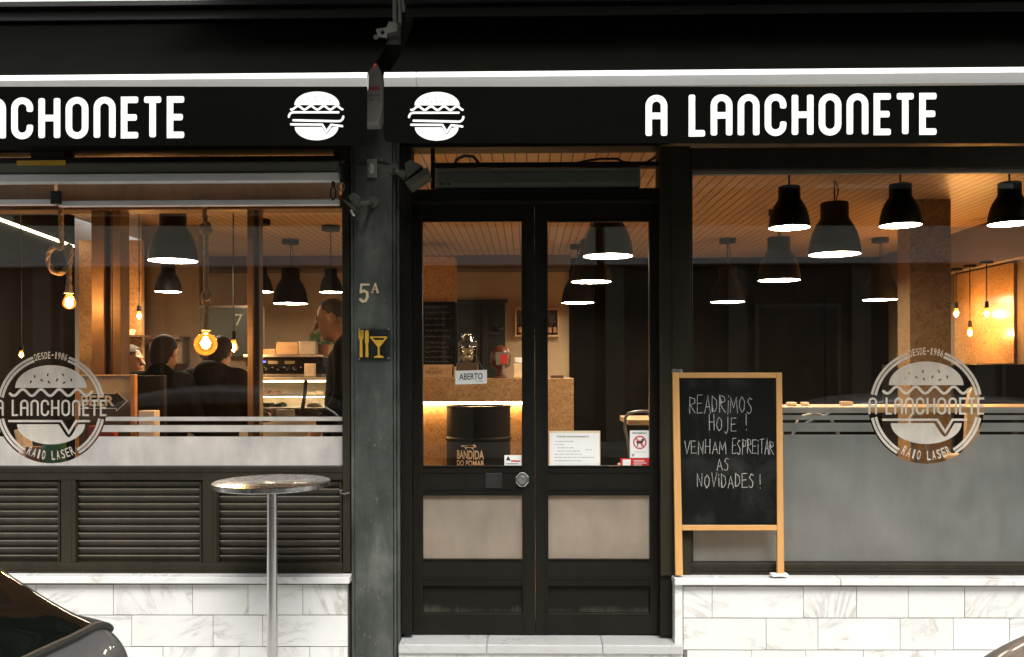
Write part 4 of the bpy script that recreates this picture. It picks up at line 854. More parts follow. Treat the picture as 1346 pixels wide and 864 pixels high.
br = thing('barrel', 'black steel barrel with cream fox print before the bar counter', 'barrel', (bx, 3.06, FZ)); hb = zt - FZ
m = MB(); pr = [(0, 0), (r, 0), (r, .02)]
for zz in (hb - .58, hb - .29): pr += [(r, zz - .02), (r + .010, zz - .008), (r + .010, zz + .008), (r, zz + .02)]
pr += [(r, hb - .02), (r + .006, hb - .012), (r + .006, hb), (r - .012, hb), (r - .014, hb - .015), (0, hb - .015)]
m.lathe((bx, 3.06, FZ), pr, 48); m.build('drum', 'barrel', br, smooth=35)
def cylP(x, y, d):
    p = at(x, y, 2.775); th = (p.x - bx) / (r + .0); return Vector((bx + (r + .003 - d) * math.sin(th), 3.06 - (r + .003 - d) * math.cos(th), p.z))
m = MB(); text(m, 'BANDIDA', 598.5, 604, 636, 592.3, cylP, .02); text(m, 'DO POMAR', 598.5, 613, 636.5, 605.4, cylP, .02)
m.prism([(604, 587.5), (607, 585.6), (611, 586), (614, 585.5), (621, 585.2), (623, 584), (625, 585.3), (626.5, 587), (625, 588.2), (622, 588.5), (622.8, 591), (621.4, 591), (619.6, 588.8), (613.5, 588.8), (612.6, 591), (611.2, 591), (611.6, 588.4), (608, 587.8)], cylP, .001); m.build('print', 'cream', br)
bxs = MB(); bxs.fb(545, 479.5, 594, 496.3, 3.5, 3.75); q = tag(bxs.build('wooden_box', 'oak', bevel=.004), 'flat wooden wine box lying on the bar counter', 'box')
m = MB(); text(m, 'Quinta de', 564, 485.6, 576, 482.6, px(3.499)); text(m, 'VALLADO', 558.5, 492, 581.5, 487, px(3.499)); m.build('lettering', 'darkwood', q)
jr = thing('glass_jar', 'glass storage jar with a black band standing on a dark block on the bar', 'jar', at(614.5, 477, 3.6)); jc = at(614.5, 477, 3.6); k = 8.39 / F
m = MB(); m.lathe(jc, [(0, 0), (10.5 * k, 0), (12.3 * k, 2 * k), (12.3 * k, 26 * k), (10 * k, 30 * k), (8.2 * k, 32 * k), (8.2 * k, 38 * k), (8.6 * k, 39 * k), (7.6 * k, 39 * k), (7.6 * k, 32 * k), (11.6 * k, 25 * k), (11.6 * k, 2 * k), (0, 1.2 * k)], 32); m.build('glass', glass_mat('jar_glass', (.93, .9, .82), 2.2), jr, smooth=50)
m = MB(); m.lathe(jc, [(12.35 * k, 22 * k), (12.8 * k, 22.3 * k), (12.8 * k, 26 * k), (10.5 * k, 28 * k)], 32); m.build('band', 'black', jr, smooth=True)
m = MB(); rq = random.Random(5)
for i in range(14): a = rq.uniform(0, 6.28); q_ = rq.uniform(2, 8) * k; m.sphere(jc + Vector((q_ * math.cos(a), q_ * math.sin(a), rq.uniform(3, 20) * k)), .02, .014, .02, 8, 6)
m.build('contents', 'icing', jr, smooth=True)
MB_ = MB(); MB_.box(jc.x - .1, jc.x + .1, 3.5, 3.72, tz + .001, jc.z - .001); tag(MB_.build('display_block', 'darkwood', bevel=.004), 'dark wooden block under the glass jar on the bar', 'block')
dp = at(658, 496.5, 3.6); gr = thing('drink_dispenser', 'round topped red brown drink dispenser on the bar counter', 'dispenser', Vector((dp.x, 3.6, tz)))
k = 8.39 / F; m = MB(); m.lathe((dp.x, 3.62, tz), [(0, .001), (9 * k, .001), (9 * k, 2 * k), (5 * k, 3 * k), (5 * k, 12 * k), (12 * k, 16 * k), (14 * k, 24 * k), (13 * k, 33 * k), (9 * k, 40 * k), (4 * k, 43 * k), (0, 44 * k)][::-1], 28); m.build('body', paint('red_brown_enamel', (.09, .025, .012), .3), gr, smooth=50)
m = MB(); m.fb(652, 463, 668, 480, 3.47, 3.53); m.build('front_plate', 'zinc', gr, bevel=.003); m = MB(); m.fb(658, 466, 666.5, 478, 3.466, 3.47); m.build('picture', 'red', gr); m = MB(); m.cyl(at(662, 481, 3.5), at(662, 493, 3.5), .014, .012); m.build('tap', 'steel', gr, smooth=True)
for lab, x0, y0, x1, y1, mt in (('small cream paper box on the bar beside the dispenser', 676, 470, 686, 477.6, 'paper'), ('white tray of cups stacked on the bar beside the dispenser', 674.5, 478, 690, 497, 'icing')):
    m = MB(); Yb = 3.66; z0 = at(680, y1, Yb).z; m.box(at(x0, 480, Yb).x, at(x1, 480, Yb).x, Yb, Yb + .1, max(z0, tz) if y1 > 490 else z0, at(680, y0, Yb).z); tag(m.build('tray' if y1 > 490 else 'paper_box', mt, bevel=.01), lab, 'box')
m = MB(); m.box(at(724.5, 497, 3.4).x, at(741, 497, 3.4).x, 3.4, 3.6, tz + .003, tz + .03); tag(m.build('card_tray', 'darkwood', bevel=.004), 'small dark tray on the right end of the bar', 'tray')
# menu board and the wall shelf
mbd = thing('menu_board', 'tall black menu board with faint chalk lines behind the bar', 'menu board', at(578, 482, 4.98))
m = MB(); m.fb(520, 397, 601.5, 482, 4.955, 4.99); m.build('panel', 'board', mbd, bevel=.003); m = MB(); rr = random.Random(11)
for y in (404, 411, 419.5, 428, 435, 443, 451, 457, 463, 470, 476):
    x = 557 + rr.uniform(-2, 3); e = 596 - rr.uniform(0, 12)
    while x < e: w = rr.uniform(1, 3.4); m.stroke([(x, y + rr.uniform(-.8, .8)), (x + w * .5, y - rr.uniform(.2, 2.2)), (x + w, y + rr.uniform(-.8, .8))], .5, px(4.9535), .0005); x += w + rr.uniform(.4, 1.6)
m.build('chalk_lines', paint('faint_chalk', (.10, .095, .085), .9), mbd)
ws = thing('bottle_shelf', 'open wooden box shelf with bottles on the beige wall', 'shelf', at(706, 443, 6.45))
m = MB(); Yw = 6.42
for b in ((677, 405, 735, 407.5), (677, 440.5, 735, 443), (677, 407.5, 679, 440.5), (733, 407.5, 735, 440.5)): m.fb(*b, Yw, 6.599)
m.build('case', 'oak', ws); m = MB(); m.fb(679, 407.5, 733, 440.5, 6.58, 6.598); m.build('back', 'darkwood', ws)
for i, x in enumerate((683.5, 689, 697, 705, 713, 722.5, 729.5)):
    b = at(x, 440.4, 6.5); k = 11.29 / F; t = thing('beer_bottle', 'brown bottle standing in the box shelf on the beige wall', 'bottle', b, 'bottles in the box shelf')
    MB().lathe(b, [(0, .001), (2.6 * k, .001), (2.7 * k, 1 * k), (2.7 * k, 12 * k), (1.2 * k, 16 * k), (1 * k, 21 * k), (1.25 * k, 21.3 * k), (1.2 * k, 22.5 * k), (0, 22.6 * k)][::-1], 16).build('glass', 'bottle', t, smooth=50)
    MB().lathe(b, [(2.78 * k, 3 * k), (2.78 * k, 10 * k)], 16).build('label', 'label', t, smooth=True)
# window table behind the right window, stools, small things on it
def stool(lab, x, y, h, hoop=True, rz=0, group='metal bar stools', mat='zinc'):
    t = thing('bar_stool', lab, 'stool', (x, y, FZ), group); c = Vector((x, y, FZ)); Rz = Matrix.Rotation(rz, 3, 'Z')
    m = MB(); m.lathe(c, [(0, h - .03), (.16, h - .03), (.17, h - .015), (.16, h), (0, h)][::-1], 24); m.build('seat', 'oak', t, smooth=50)
    for i in range(4):
        a = math.pi / 4 + i * math.pi / 2; m = MB(); m.tube([c + Rz @ Vector((.12 * math.cos(a), .12 * math.sin(a), h - .03)), c + Rz @ Vector((.21 * math.cos(a), .21 * math.sin(a), 0))], .011, 8); m.build('leg', mat, t, smooth=True)
    m = MB(); m.tube([c + Rz @ Vector((.185 * math.cos(a), .185 * math.sin(a), h * .3)) for a in [2 * math.pi * i / 20 for i in range(20)]], .008, 6, True); m.build('foot_ring', mat, t, smooth=True)
    if hoop:
        m = MB(); m.tube([c + Rz @ Vector(p) for p in ((-.16, .12, h - .02), (-.17, .17, h + .22), (-.12, .19, h + .34), (0, .2, h + .37), (.12, .19, h + .34), (.17, .17, h + .22), (.16, .12, h - .02))], .012, 8); m.build('backrest', mat, t, smooth=True)
wt = thing('window_table', 'long pale wooden high table along the inside of the right window', 'table', (2.6, .62, FZ)); zt2 = at(1150, 535, .45).z
xa = at(1026, 540, .45).x
MB().box(xa, 4.5, .45, .85, zt2 - .036, zt2).build('tabletop', 'oak', wt, bevel=.004)
for x in (xa + .06, 3.0, 4.4): MB().box(x, x + .05, .60, .68, FZ, zt2 - .037).build('leg', 'black', wt)
def small(name, lab, cat, x0, y0, x1, Y, mat, z=None, dy=.07, group=None):
    m = MB(); zb = zt2 + .001 if z is None else z; m.box(at(x0, 530, Y).x, at(x1, 530, Y).x, Y, Y + dy, zb, max(at(x0, y0, Y).z, zb + .02)); return tag(m.build(name, mat, bevel=.006), lab, cat, group)
small('napkin_box', 'cream napkin box on the window table near the chalkboard', 'box', 1037, 529, 1048, .60, 'icing'); small('condiment_tray', 'low condiment tray in the middle of the window table', 'tray', 1056, 531, 1064, .62, 'cream'); small('cutlery_box', 'low wooden cutlery box on the window table left of the window emblem', 'box', 1108, 528, 1122, .62, 'oak')
for i, (lab, x, y, rz) in enumerate((('bar stool with a bent hoop back behind the emblem of the right window', 1243, .98, .9), ('bar stool tucked under the window table near its left end', 1090, 1.05, .2))): 
    p = at(x, 560, y); stool(lab, p.x, y, .72, True, rz)
hb_ = thing('high_chair', 'pale wooden chair with a rounded narrow back rising above the window table', 'chair', (at(1298, 560, 1.0).x, 1.0, FZ)); hc = at(1298, 511, 1.0)
m = MB(); m.prism([(-.042, 0), (-.036, .30), (-.02, .39), (.0, .42), (.025, .41), (.04, .36), (.045, 0)], lambda x, y, d: Vector((hc.x + x, 1.16 + d + .04 * (1 - y), hc.z - .42 + y)), .03); m.build('backrest', 'oak', hb_, bevel=.008)
MB().box(hc.x - .2, hc.x + .2, .82, 1.19, hc.z - .48, hc.z - .44).build('seat', 'oak', hb_, bevel=.01)
for dx in (-.17, .17):
    for dy in (.85, 1.16): MB().box(hc.x + dx - .018, hc.x + dx + .018, dy - .018, dy + .018, FZ, hc.z - .481).build('leg', 'oak', hb_, bevel=.004)
# small square table and chair behind the right door leaf
tp = at(848, 552, 1.7); st = thing('square_table', 'small square wooden high table behind the right door leaf', 'table', (tp.x + .2, 1.9, FZ))
MB().box(at(826, 552, 1.7).x, at(826, 552, 1.7).x + .6, 1.7, 2.3, tp.z - .04, tp.z).build('tabletop', 'oak', st, bevel=.004); MB().cyl((tp.x + .2, 2.0, FZ), (tp.x + .2, 2.0, tp.z - .041), .035).build('column', 'black', st); MB().cyl((tp.x + .2, 2.0, FZ), (tp.x + .2, 2.0, FZ + .02), .22, n=28).build('base', 'black', st)
cp = at(838, 541, 1.45); ch = thing('metal_chair', 'metal chair with a rounded hoop back behind the right door leaf', 'chair', (cp.x, 1.6, FZ)); k = 6.24 / F
m = MB(); m.tube([Vector((cp.x + x * k, 1.45, cp.z - y * k)) for x, y in ((-8, 75), (-12, 45), (-16.5, 22), (-16, 8), (-11, 2), (0, 0), (13, 0), (19, 4), (21, 20), (19, 75))], .011, 8); m.build('backrest', 'zinc', ch, smooth=True)
zs2 = cp.z - 74 * k; MB().box(cp.x - .11, cp.x + .13, 1.44, 1.80, zs2 - .03, zs2).build('seat', 'zinc', ch, bevel=.01)
for dx, dy in ((-.1, 1.46), (.12, 1.46), (-.1, 1.78), (.12, 1.78)): MB().cyl((cp.x + dx * 1.05, dy, FZ), (cp.x + dx, dy, zs2 - .03), .011).build('leg', 'zinc', ch, smooth=True)
# dark bench at the far right under the bulbs, reflection bars on the back wall
m = MB(); m.box(at(1253, 520, 3.2).x, XR - .12, 3.2, 4.8, FZ, at(1290, 479, 3.2).z); tag(m.build('dark_bench', 'black', bevel=.01), 'high dark bench back below the bare bulb lamps', 'bench')
m = MB(); Yd = 6.5; m.fb(1086, 384, 1182, 390, Yd, 6.549); m.fb(1086, 390, 1092, 620, Yd, 6.549); dr = P_('reflection_bars', 'dark_wall', m)  # bars standing in for a door-shaped reflection in the window glass

# left window: counter, sign, small things
zc1 = at(200, 611, .30).z
wc = thing('window_counter', 'narrow wooden counter inside the left window behind the frosted band', 'counter', (-2.4, .3, FZ)); MB().box(-3.9, at(446, 600, .2).x, .12, .47, zc1 - .04, zc1).build('top', 'oak', wc, bevel=.004)
for x in (-3.6, -2.4, -1.3): MB().box(x, x + .04, .28, .32, FZ, zc1 - .041).build('bracket', 'black', wc)
bs = thing('beer_sign', 'framed picture with a black arrow reading BEER inside the left window', 'sign', at(140, 611, .42)); Yb = .41
m = MB(); m.box(at(104, 550, Yb).x, at(172, 550, Yb).x, Yb, Yb + .02, zc1 + .002, at(140, 494.5, Yb).z)
def print_mat():
    n = N('old_photo_print'); sx = n('SeparateXYZ', {0: n.pos()}); z = n.math('MULTIPLY_ADD', sx.outputs[2], 3.2, -4.5); nz = n.noise(n.pos(), 7, 4).outputs[0]
    return n.pbr(n.ramp(n.math('MULTIPLY_ADD', nz, .25, z), [(0, (.10, .08, .06)), (.35, (.62, .54, .44)), (.7, (.40, .35, .29)), (1, (.60, .53, .44))]), .6)
m.build('picture', print_mat(), bs); m = MB(); m.box(at(172.3, 550, Yb).x, at(178, 550, Yb).x, Yb - .01, Yb + .03, zc1 + .002, at(140, 492.5, Yb).z); m.box(at(100, 550, Yb).x, at(103.8, 550, Yb).x, Yb - .01, Yb + .03, zc1 + .002, at(140, 492.5, Yb).z); m.build('frame', 'pine', bs, bevel=.003)
m = MB(); m.box(at(104, 550, Yb).x, at(172, 550, Yb).x, Yb - .006, Yb + .024, at(140, 494.3, Yb).z, at(140, 492.6, Yb).z); m.build('top_edge', 'cream', bs)
Pb = px(Yb - .003); m = MB(); ar = [(104.5, 517.5), (152, 517.5), (152, 514), (167, 527.5), (153, 540.5), (153, 537), (104.5, 537)]
m.prism(ar, Pb, .002); m.build('arrow', 'ink', bs); m = MB(); m.stroke(ar, 1, lambda x, y, d: Pb(x, y, d - .001), .0006, True); text(m, 'BEER', 106, 534, 150.5, 520, lambda x, y, d: Pb(x, y, -.0016), .03); m.build('lettering', 'white_print', bs)
def onc(name, lab, cat, x0, y0, x1, Y, mat, dy=.08):
    m = MB(); m.box(at(x0, 580, Y).x, at(x1, 580, Y).x, Y, Y + dy, zc1 + .001, at(x0, y0, Y).z); return tag(m.build(name, mat, bevel=.004), lab, cat)
onc('spotted_packet', 'brown packet on the window counter behind the bottom of the left emblem', 'packet', 33, 588, 53, .25, 'cake'); onc('green_packet', 'green packet on the window counter behind the bottom of the left emblem', 'packet', 55.5, 583, 78, .24, paint('green_card', (.06, .28, .16), .5)); onc('red_box', 'red box on the window counter right of the left emblem', 'box', 116, 560, 150, .22, paint('red_card', (.55, .10, .05), .5), .05); onc('napkin_box', 'white napkin box on the window counter right of the BEER sign', 'box', 182, 540, 203, .36, 'paper')
mg = MB(); 
for i in range(4): mg.prism([(18 + i * 2.4, 566), (19.6 + i * 2.4, 565), (29.6 + i * 2.4, 610), (28 + i * 2.4, 610.5)], px(.25 + .012 * i), .09)
tag(mg.build('menu_cards', 'paper', origin=None), 'white folded menu cards leaning in a row on the window counter', 'menu cards')
# display case, coffee machine and the things on them
Yv_ = 2.45; dc = thing('display_case', 'lit glass cake display case with two shelves under the coffee machine', 'display case', (at(362, 540, Yv_).x, Yv_ + .3, FZ)); xl = at(262, 540, Yv_).x; xr = at(446, 540, Yv_).x; zz = lambda y: at(362, y, Yv_).z
MB().box(xl, xr, Yv_ - .02, Yv_ + .62, zz(499.5), zz(496)).build('top_slab', 'cab', dc, bevel=.003)
MB().box(xl, xr, Yv_ + .56, Yv_ + .60, FZ, zz(499.7)).build('back_panel', 'icing', dc)
MB().box(xl, xr, Yv_, Yv_ + .55, FZ, zz(549)).build('base', 'cab', dc, bevel=.003)
for y in (521, 537): MB().box(xl + .01, xr - .01, Yv_ + .06, Yv_ + .55, zz(y + .8), zz(y - .6)).build('shelf', 'cab', dc)
MB().box(xl + .01, xr - .01, Yv_ + .04, Yv_ + .07, zz(502.5), zz(500.4)).build('light_strip', 'led_cool', dc); MB().box(xl + .01, xr - .01, Yv_ + .40, Yv_ + .42, zz(524.2), zz(522.2)).build('light_strip', 'led_cool', dc)
MB().box(xl, xr, Yv_ - .004, Yv_, zz(548.8), zz(499.8)).build('front_glass', 'glass', dc)
rq = random.Random(4)
def plate(lab, x, y, w, mt):
    c = at(x, y, Yv_ + .26); t = thing('cake_plate', lab, 'plate', c, 'plates in the display case'); k = (Yv_ + .26 + D) / F
    MB().lathe(c, [(0, .002), (w * .6 * k, .002), (w * k, .012), (w * k, .016), (w * .6 * k, .008), (0, .008)], 28).build('dish', 'icing', t, smooth=50); m = MB()
    for i in range(7): m.sphere(c + Vector((rq.uniform(-.6, .6) * w * k, rq.uniform(-.05, .05), .02)), rq.uniform(.03, .045), .035, rq.uniform(.018, .03), 10, 7)
    m.build('pastry', mt, t, smooth=True)
plate('plate of brown pastries on the upper shelf of the display case', 356, 520, 19, 'cake'); plate('plate of cream cakes on the upper shelf of the display case', 411, 520.4, 16, 'icing'); plate('wide plate of cakes on the lower shelf of the display case', 360, 536.3, 20, 'leafg'); plate('plate of small cakes on the lower shelf of the display case', 418, 536.3, 14, 'icing'); plate('plate of dark cakes on the base of the display case', 350, 548, 18, 'cake')
m = MB(); m.fb(363, 538.5, 386, 547.5, Yv_ - .06, Yv_ - .03); tag(m.build('price_card', 'zinc', bevel=.003), 'small grey card stand before the display case', 'card'); m = MB(); m.tube([at(402, 500, Yv_ - .04), at(400.5, 520, Yv_ - .05), at(396, 546, Yv_ - .06)], .016, 8); dh = m.build('handle', 'lamp_black', dc, smooth=True)
cm = thing('coffee_machine', 'wide black espresso machine standing on the display case', 'coffee machine', at(368, 496, Yv_ + .2)); Yc = Yv_ + .05; zq = zz(495.8)
m = MB(); b0 = at(322, 470, Yc).x; b1 = at(424, 470, Yc).x; zy = lambda y: at(362, y, Yc).z
m.box(b0, b1, Yc + .02, Yc + .5, zy(482), zy(470)); m.build('body', 'barrel', cm, bevel=.008)
MB().box(b0 - .01, b1 + .01, Yc - .02, Yc + .5, zy(470), zy(466)).build('cup_rail', 'steel', cm, bevel=.004); MB().box(b0, b1, Yc + .14, Yc + .5, zq + .002, zy(482.2)).build('lower_panel', 'black', cm)
MB().box(b0, b1, Yc - .02, Yc + .139, zq + .002, zy(492)).build('drip_tray', 'zinc', cm, bevel=.003)
m = MB(); m.fb(341.5, 474.5, 349, 477, Yc + .012, Yc + .02); m.build('blue_display', emit('blue_display', (.12, .16, 1), 1.5), cm)
m = MB(); m.fb(352, 474.5, 365.5, 478.5, Yc + .013, Yc + .02); m.fb(374, 474.5, 387.5, 478.5, Yc + .013, Yc + .02); m.build('button_panel', 'zinc', cm, bevel=.002)
for x in (347, 357, 372, 384, 394): 
    m = MB(); c = at(x, 484, Yc + .07); m.cyl(c, c + Vector((0, 0, .03)), .026, n=14); m.tube([c + Vector((0, 0, .012)), c + Vector((.0, -.06, .0)), c + Vector((-.01, -.13, -.012))], .010, 8); m.build('group_head', 'steel', cm, smooth=True)
small('napkin_dispenser', 'pale napkin dispenser in front of the coffee machine', 'dispenser', 400, 478, 414, Yv_ + .0, 'icing', zq + .002, .04)
for lab, x0, y0, x1, mt in (('left cardboard box lying on the coffee machine', 363, 450, 392, 'oak'), ('right cardboard box lying on the coffee machine', 393, 449, 415, 'cab'), ('low box of cups at the left end of the coffee machine', 343, 459, 362, 'label')): small('cardboard_box', lab, 'box', x0, y0, x1, Yc + .1, mt, zy(466) + .001, .22)
pc = at(424, 462, Yc + .25); pt = thing('potted_plant', 'bushy green herb in a pot beside the man in the black jacket', 'plant', Vector((pc.x, Yc + .25, zy(466)))); k = .0063
MB().lathe((pc.x, Yc + .25, zy(466)), [(0, .002), (.045, .002), (.06, .09), (.052, .09), (0, .08)][::-1], 20).build('pot', 'terra', pt, smooth=50)
m = MB()
for i in range(420):
    a = rq.uniform(0, 6.28); e = rq.uniform(-.5, 1.4); rr_ = rq.uniform(.3, 1) ** .6; c = Vector((pc.x, Yc + .25, zy(466) + .13)) + Vector((math.cos(a) * math.cos(e) * .115 * rr_, math.sin(a) * math.cos(e) * .11 * rr_, math.sin(e) * .085 * rr_))
    q = Matrix.Rotation(a, 3, 'Z') @ Matrix.Rotation(rq.uniform(-.6, 1.1), 3, 'Y'); l, w = rq.uniform(.018, .03), rq.uniform(.008, .013)
    m.add([c + q @ Vector(v) for v in ((0, 0, 0), (l * .5, w, .004), (l, 0, -.004), (l * .5, -w, .004))], [(0, 1, 2, 3)])
m.build('leaves', 'leafg', pt)
gp = MB(); gp.box(at(262, 430, 3.6).x, at(338, 430, 3.6).x, 3.6, 3.66, at(300, 470, 3.6).z, at(300, 405, 3.6).z); gpo = tag(gp.build('green_fridge_sign', 'green_dark', bevel=.006), 'dark green sign panel with a pale 7 behind the globe bulb', 'sign'); m = MB(); text(m, '7', 309, 428, 319, 413, px(3.597)); m.build('lettering', 'olive', gpo)
MB_ = MB(); MB_.box(at(262, 430, 3.7).x, at(338, 430, 3.7).x, 3.67, 3.95, FZ, at(300, 402, 3.7).z); tag(MB_.build('cabinet', 'brown_wall', bevel=.008), 'tall brown cabinet behind the customers of the left window', 'cabinet')
sh = thing('wall_shelf', 'brown wall shelf behind the seated customer', 'shelf', at(215, 445, 3.7)); MB().box(at(192, 440, 3.55).x, at(237, 440, 3.55).x, 3.52, 3.799, at(215, 446, 3.55).z, at(215, 442, 3.55).z).build('board', 'darkwood', sh); MB().box(at(193, 440, 3.55).x, at(236, 440, 3.55).x, 3.6, 3.797, at(215, 478, 3.55).z, at(215, 446.2, 3.55).z).build('front_panel', 'brown_wall', sh)
cs = thing('cup_shelf', 'small shelf of white cups before the lit wood panel', 'shelf', at(168, 441, 3.1)); MB().box(at(150, 441, 3.05).x, at(186, 441, 3.05).x, 3.02, 3.249, at(168, 443, 3.05).z, at(168, 440.5, 3.05).z).build('board', 'darkwood', cs)
for i, x in enumerate((160, 166.5, 173)):
    b = at(x, 440.4, 3.12); b.z = at(168, 440.5, 3.05).z + .001; t = tag(MB().lathe(b, [(0, .0), (.025, .0), (.04, .05), (.037, .05), (.02, .006), (0, .006)], 18).build('cup', 'icing', smooth=50), 'white cup on the small shelf before the lit wood panel', 'cup', 'cups on the small shelf')
# ------------------------------------------------------------------ people: one continuous skin surface each, clothes and hair as children
def surface_net(f, lo, hi, h):
    n = [int(math.ceil((b - a) / h)) + 1 for a, b in zip(lo, hi)]
    X, Y_, Z = np.meshgrid(*[a + np.arange(k) * h for a, k in zip(lo, n)], indexing='ij'); F_ = f(X, Y_, Z).astype(np.float32); ins = F_ < 0
    cnt = np.zeros([k - 1 for k in n], np.int8); acc = np.zeros([k - 1 for k in n] + [3], np.float32); wt_ = np.zeros([k - 1 for k in n], np.float32)
    cs_ = [(i, j, k) for i in (0, 1) for j in (0, 1) for k in (0, 1)]
    sl = lambda c: tuple(slice(o, o + m - 1) for o, m in zip(c, n))
    for c in cs_: cnt += ins[sl(c)]
    act = (cnt > 0) & (cnt < 8); ix = np.argwhere(act); vid = -np.ones(act.shape, np.int64); vid[act] = np.arange(len(ix))
    P = np.zeros((len(ix), 3)); Wt = np.zeros(len(ix)); i0, j0, k0 = ix.T
    for c in cs_:
        for ax in range(3):
            if c[ax] == 0:
                e = list(c); e[ax] = 1; a = F_[i0 + c[0], j0 + c[1], k0 + c[2]]; b = F_[i0 + e[0], j0 + e[1], k0 + e[2]]; m = (a < 0) != (b < 0)
                t = np.where(m, a / np.where(m, a - b, 1), 0); p = np.repeat(np.array(c, float)[None], len(ix), 0); p[:, ax] += t; P[m] += p[m]; Wt[m] += 1
    V_ = (ix + P / Wt[:, None]) * h + np.array(lo); quads = []
    for ax in range(3):
        u, w = [(1, 2), (2, 0), (0, 1)][ax]; s0 = [slice(None)] * 3; s1 = [slice(None)] * 3; s0[ax] = slice(0, -1); s1[ax] = slice(1, None)
        d = ins[tuple(s0)] != ins[tuple(s1)]; E = np.argwhere(d); E = E[(E[:, u] > 0) & (E[:, w] > 0) & (E[:, u] < n[u] - 1) & (E[:, w] < n[w] - 1)]
        fl = ins[tuple(s0)][tuple(E.T)]; q = []
        for du, dw in ((-1, -1), (0, -1), (0, 0), (-1, 0)): g = E.copy(); g[:, u] += du; g[:, w] += dw; q.append(vid[tuple(g.T)])
        q = np.stack(q, 1); q[~fl] = q[~fl][:, ::-1]; quads.append(q)
    return V_, np.concatenate(quads)
def capsule(a, b, ra, rb):
    a, b = np.array(a, float), np.array(b, float); d = b - a; L2 = float(d @ d) + 1e-9
    def f(X, Y_, Z):
        t = np.clip(((X - a[0]) * d[0] + (Y_ - a[1]) * d[1] + (Z - a[2]) * d[2]) / L2, 0, 1)
        return np.sqrt((X - a[0] - t * d[0]) ** 2 + (Y_ - a[1] - t * d[1]) ** 2 + (Z - a[2] - t * d[2]) ** 2) - (ra + (rb - ra) * t)
    return f
def ell(c, r, rx=0):
    ca, sa = math.cos(rx), math.sin(rx)
    def f(X, Y_, Z):
        x, y, z = X - c[0], Y_ - c[1], Z - c[2]; y, z = y * ca + z * sa, -y * sa + z * ca
        k = np.sqrt((x / r[0]) ** 2 + (y / r[1]) ** 2 + (z / r[2]) ** 2); return (k - 1) * min(r)
    return f
def union(fs, k):
    def f(X, Y_, Z):
        d = fs[0](X, Y_, Z)
        for g in fs[1:]: e = g(X, Y_, Z); h = np.clip(.5 + .5 * (e - d) / k, 0, 1); d = e * (1 - h) + d * h - k * h * (1 - h)
        return d
    return f
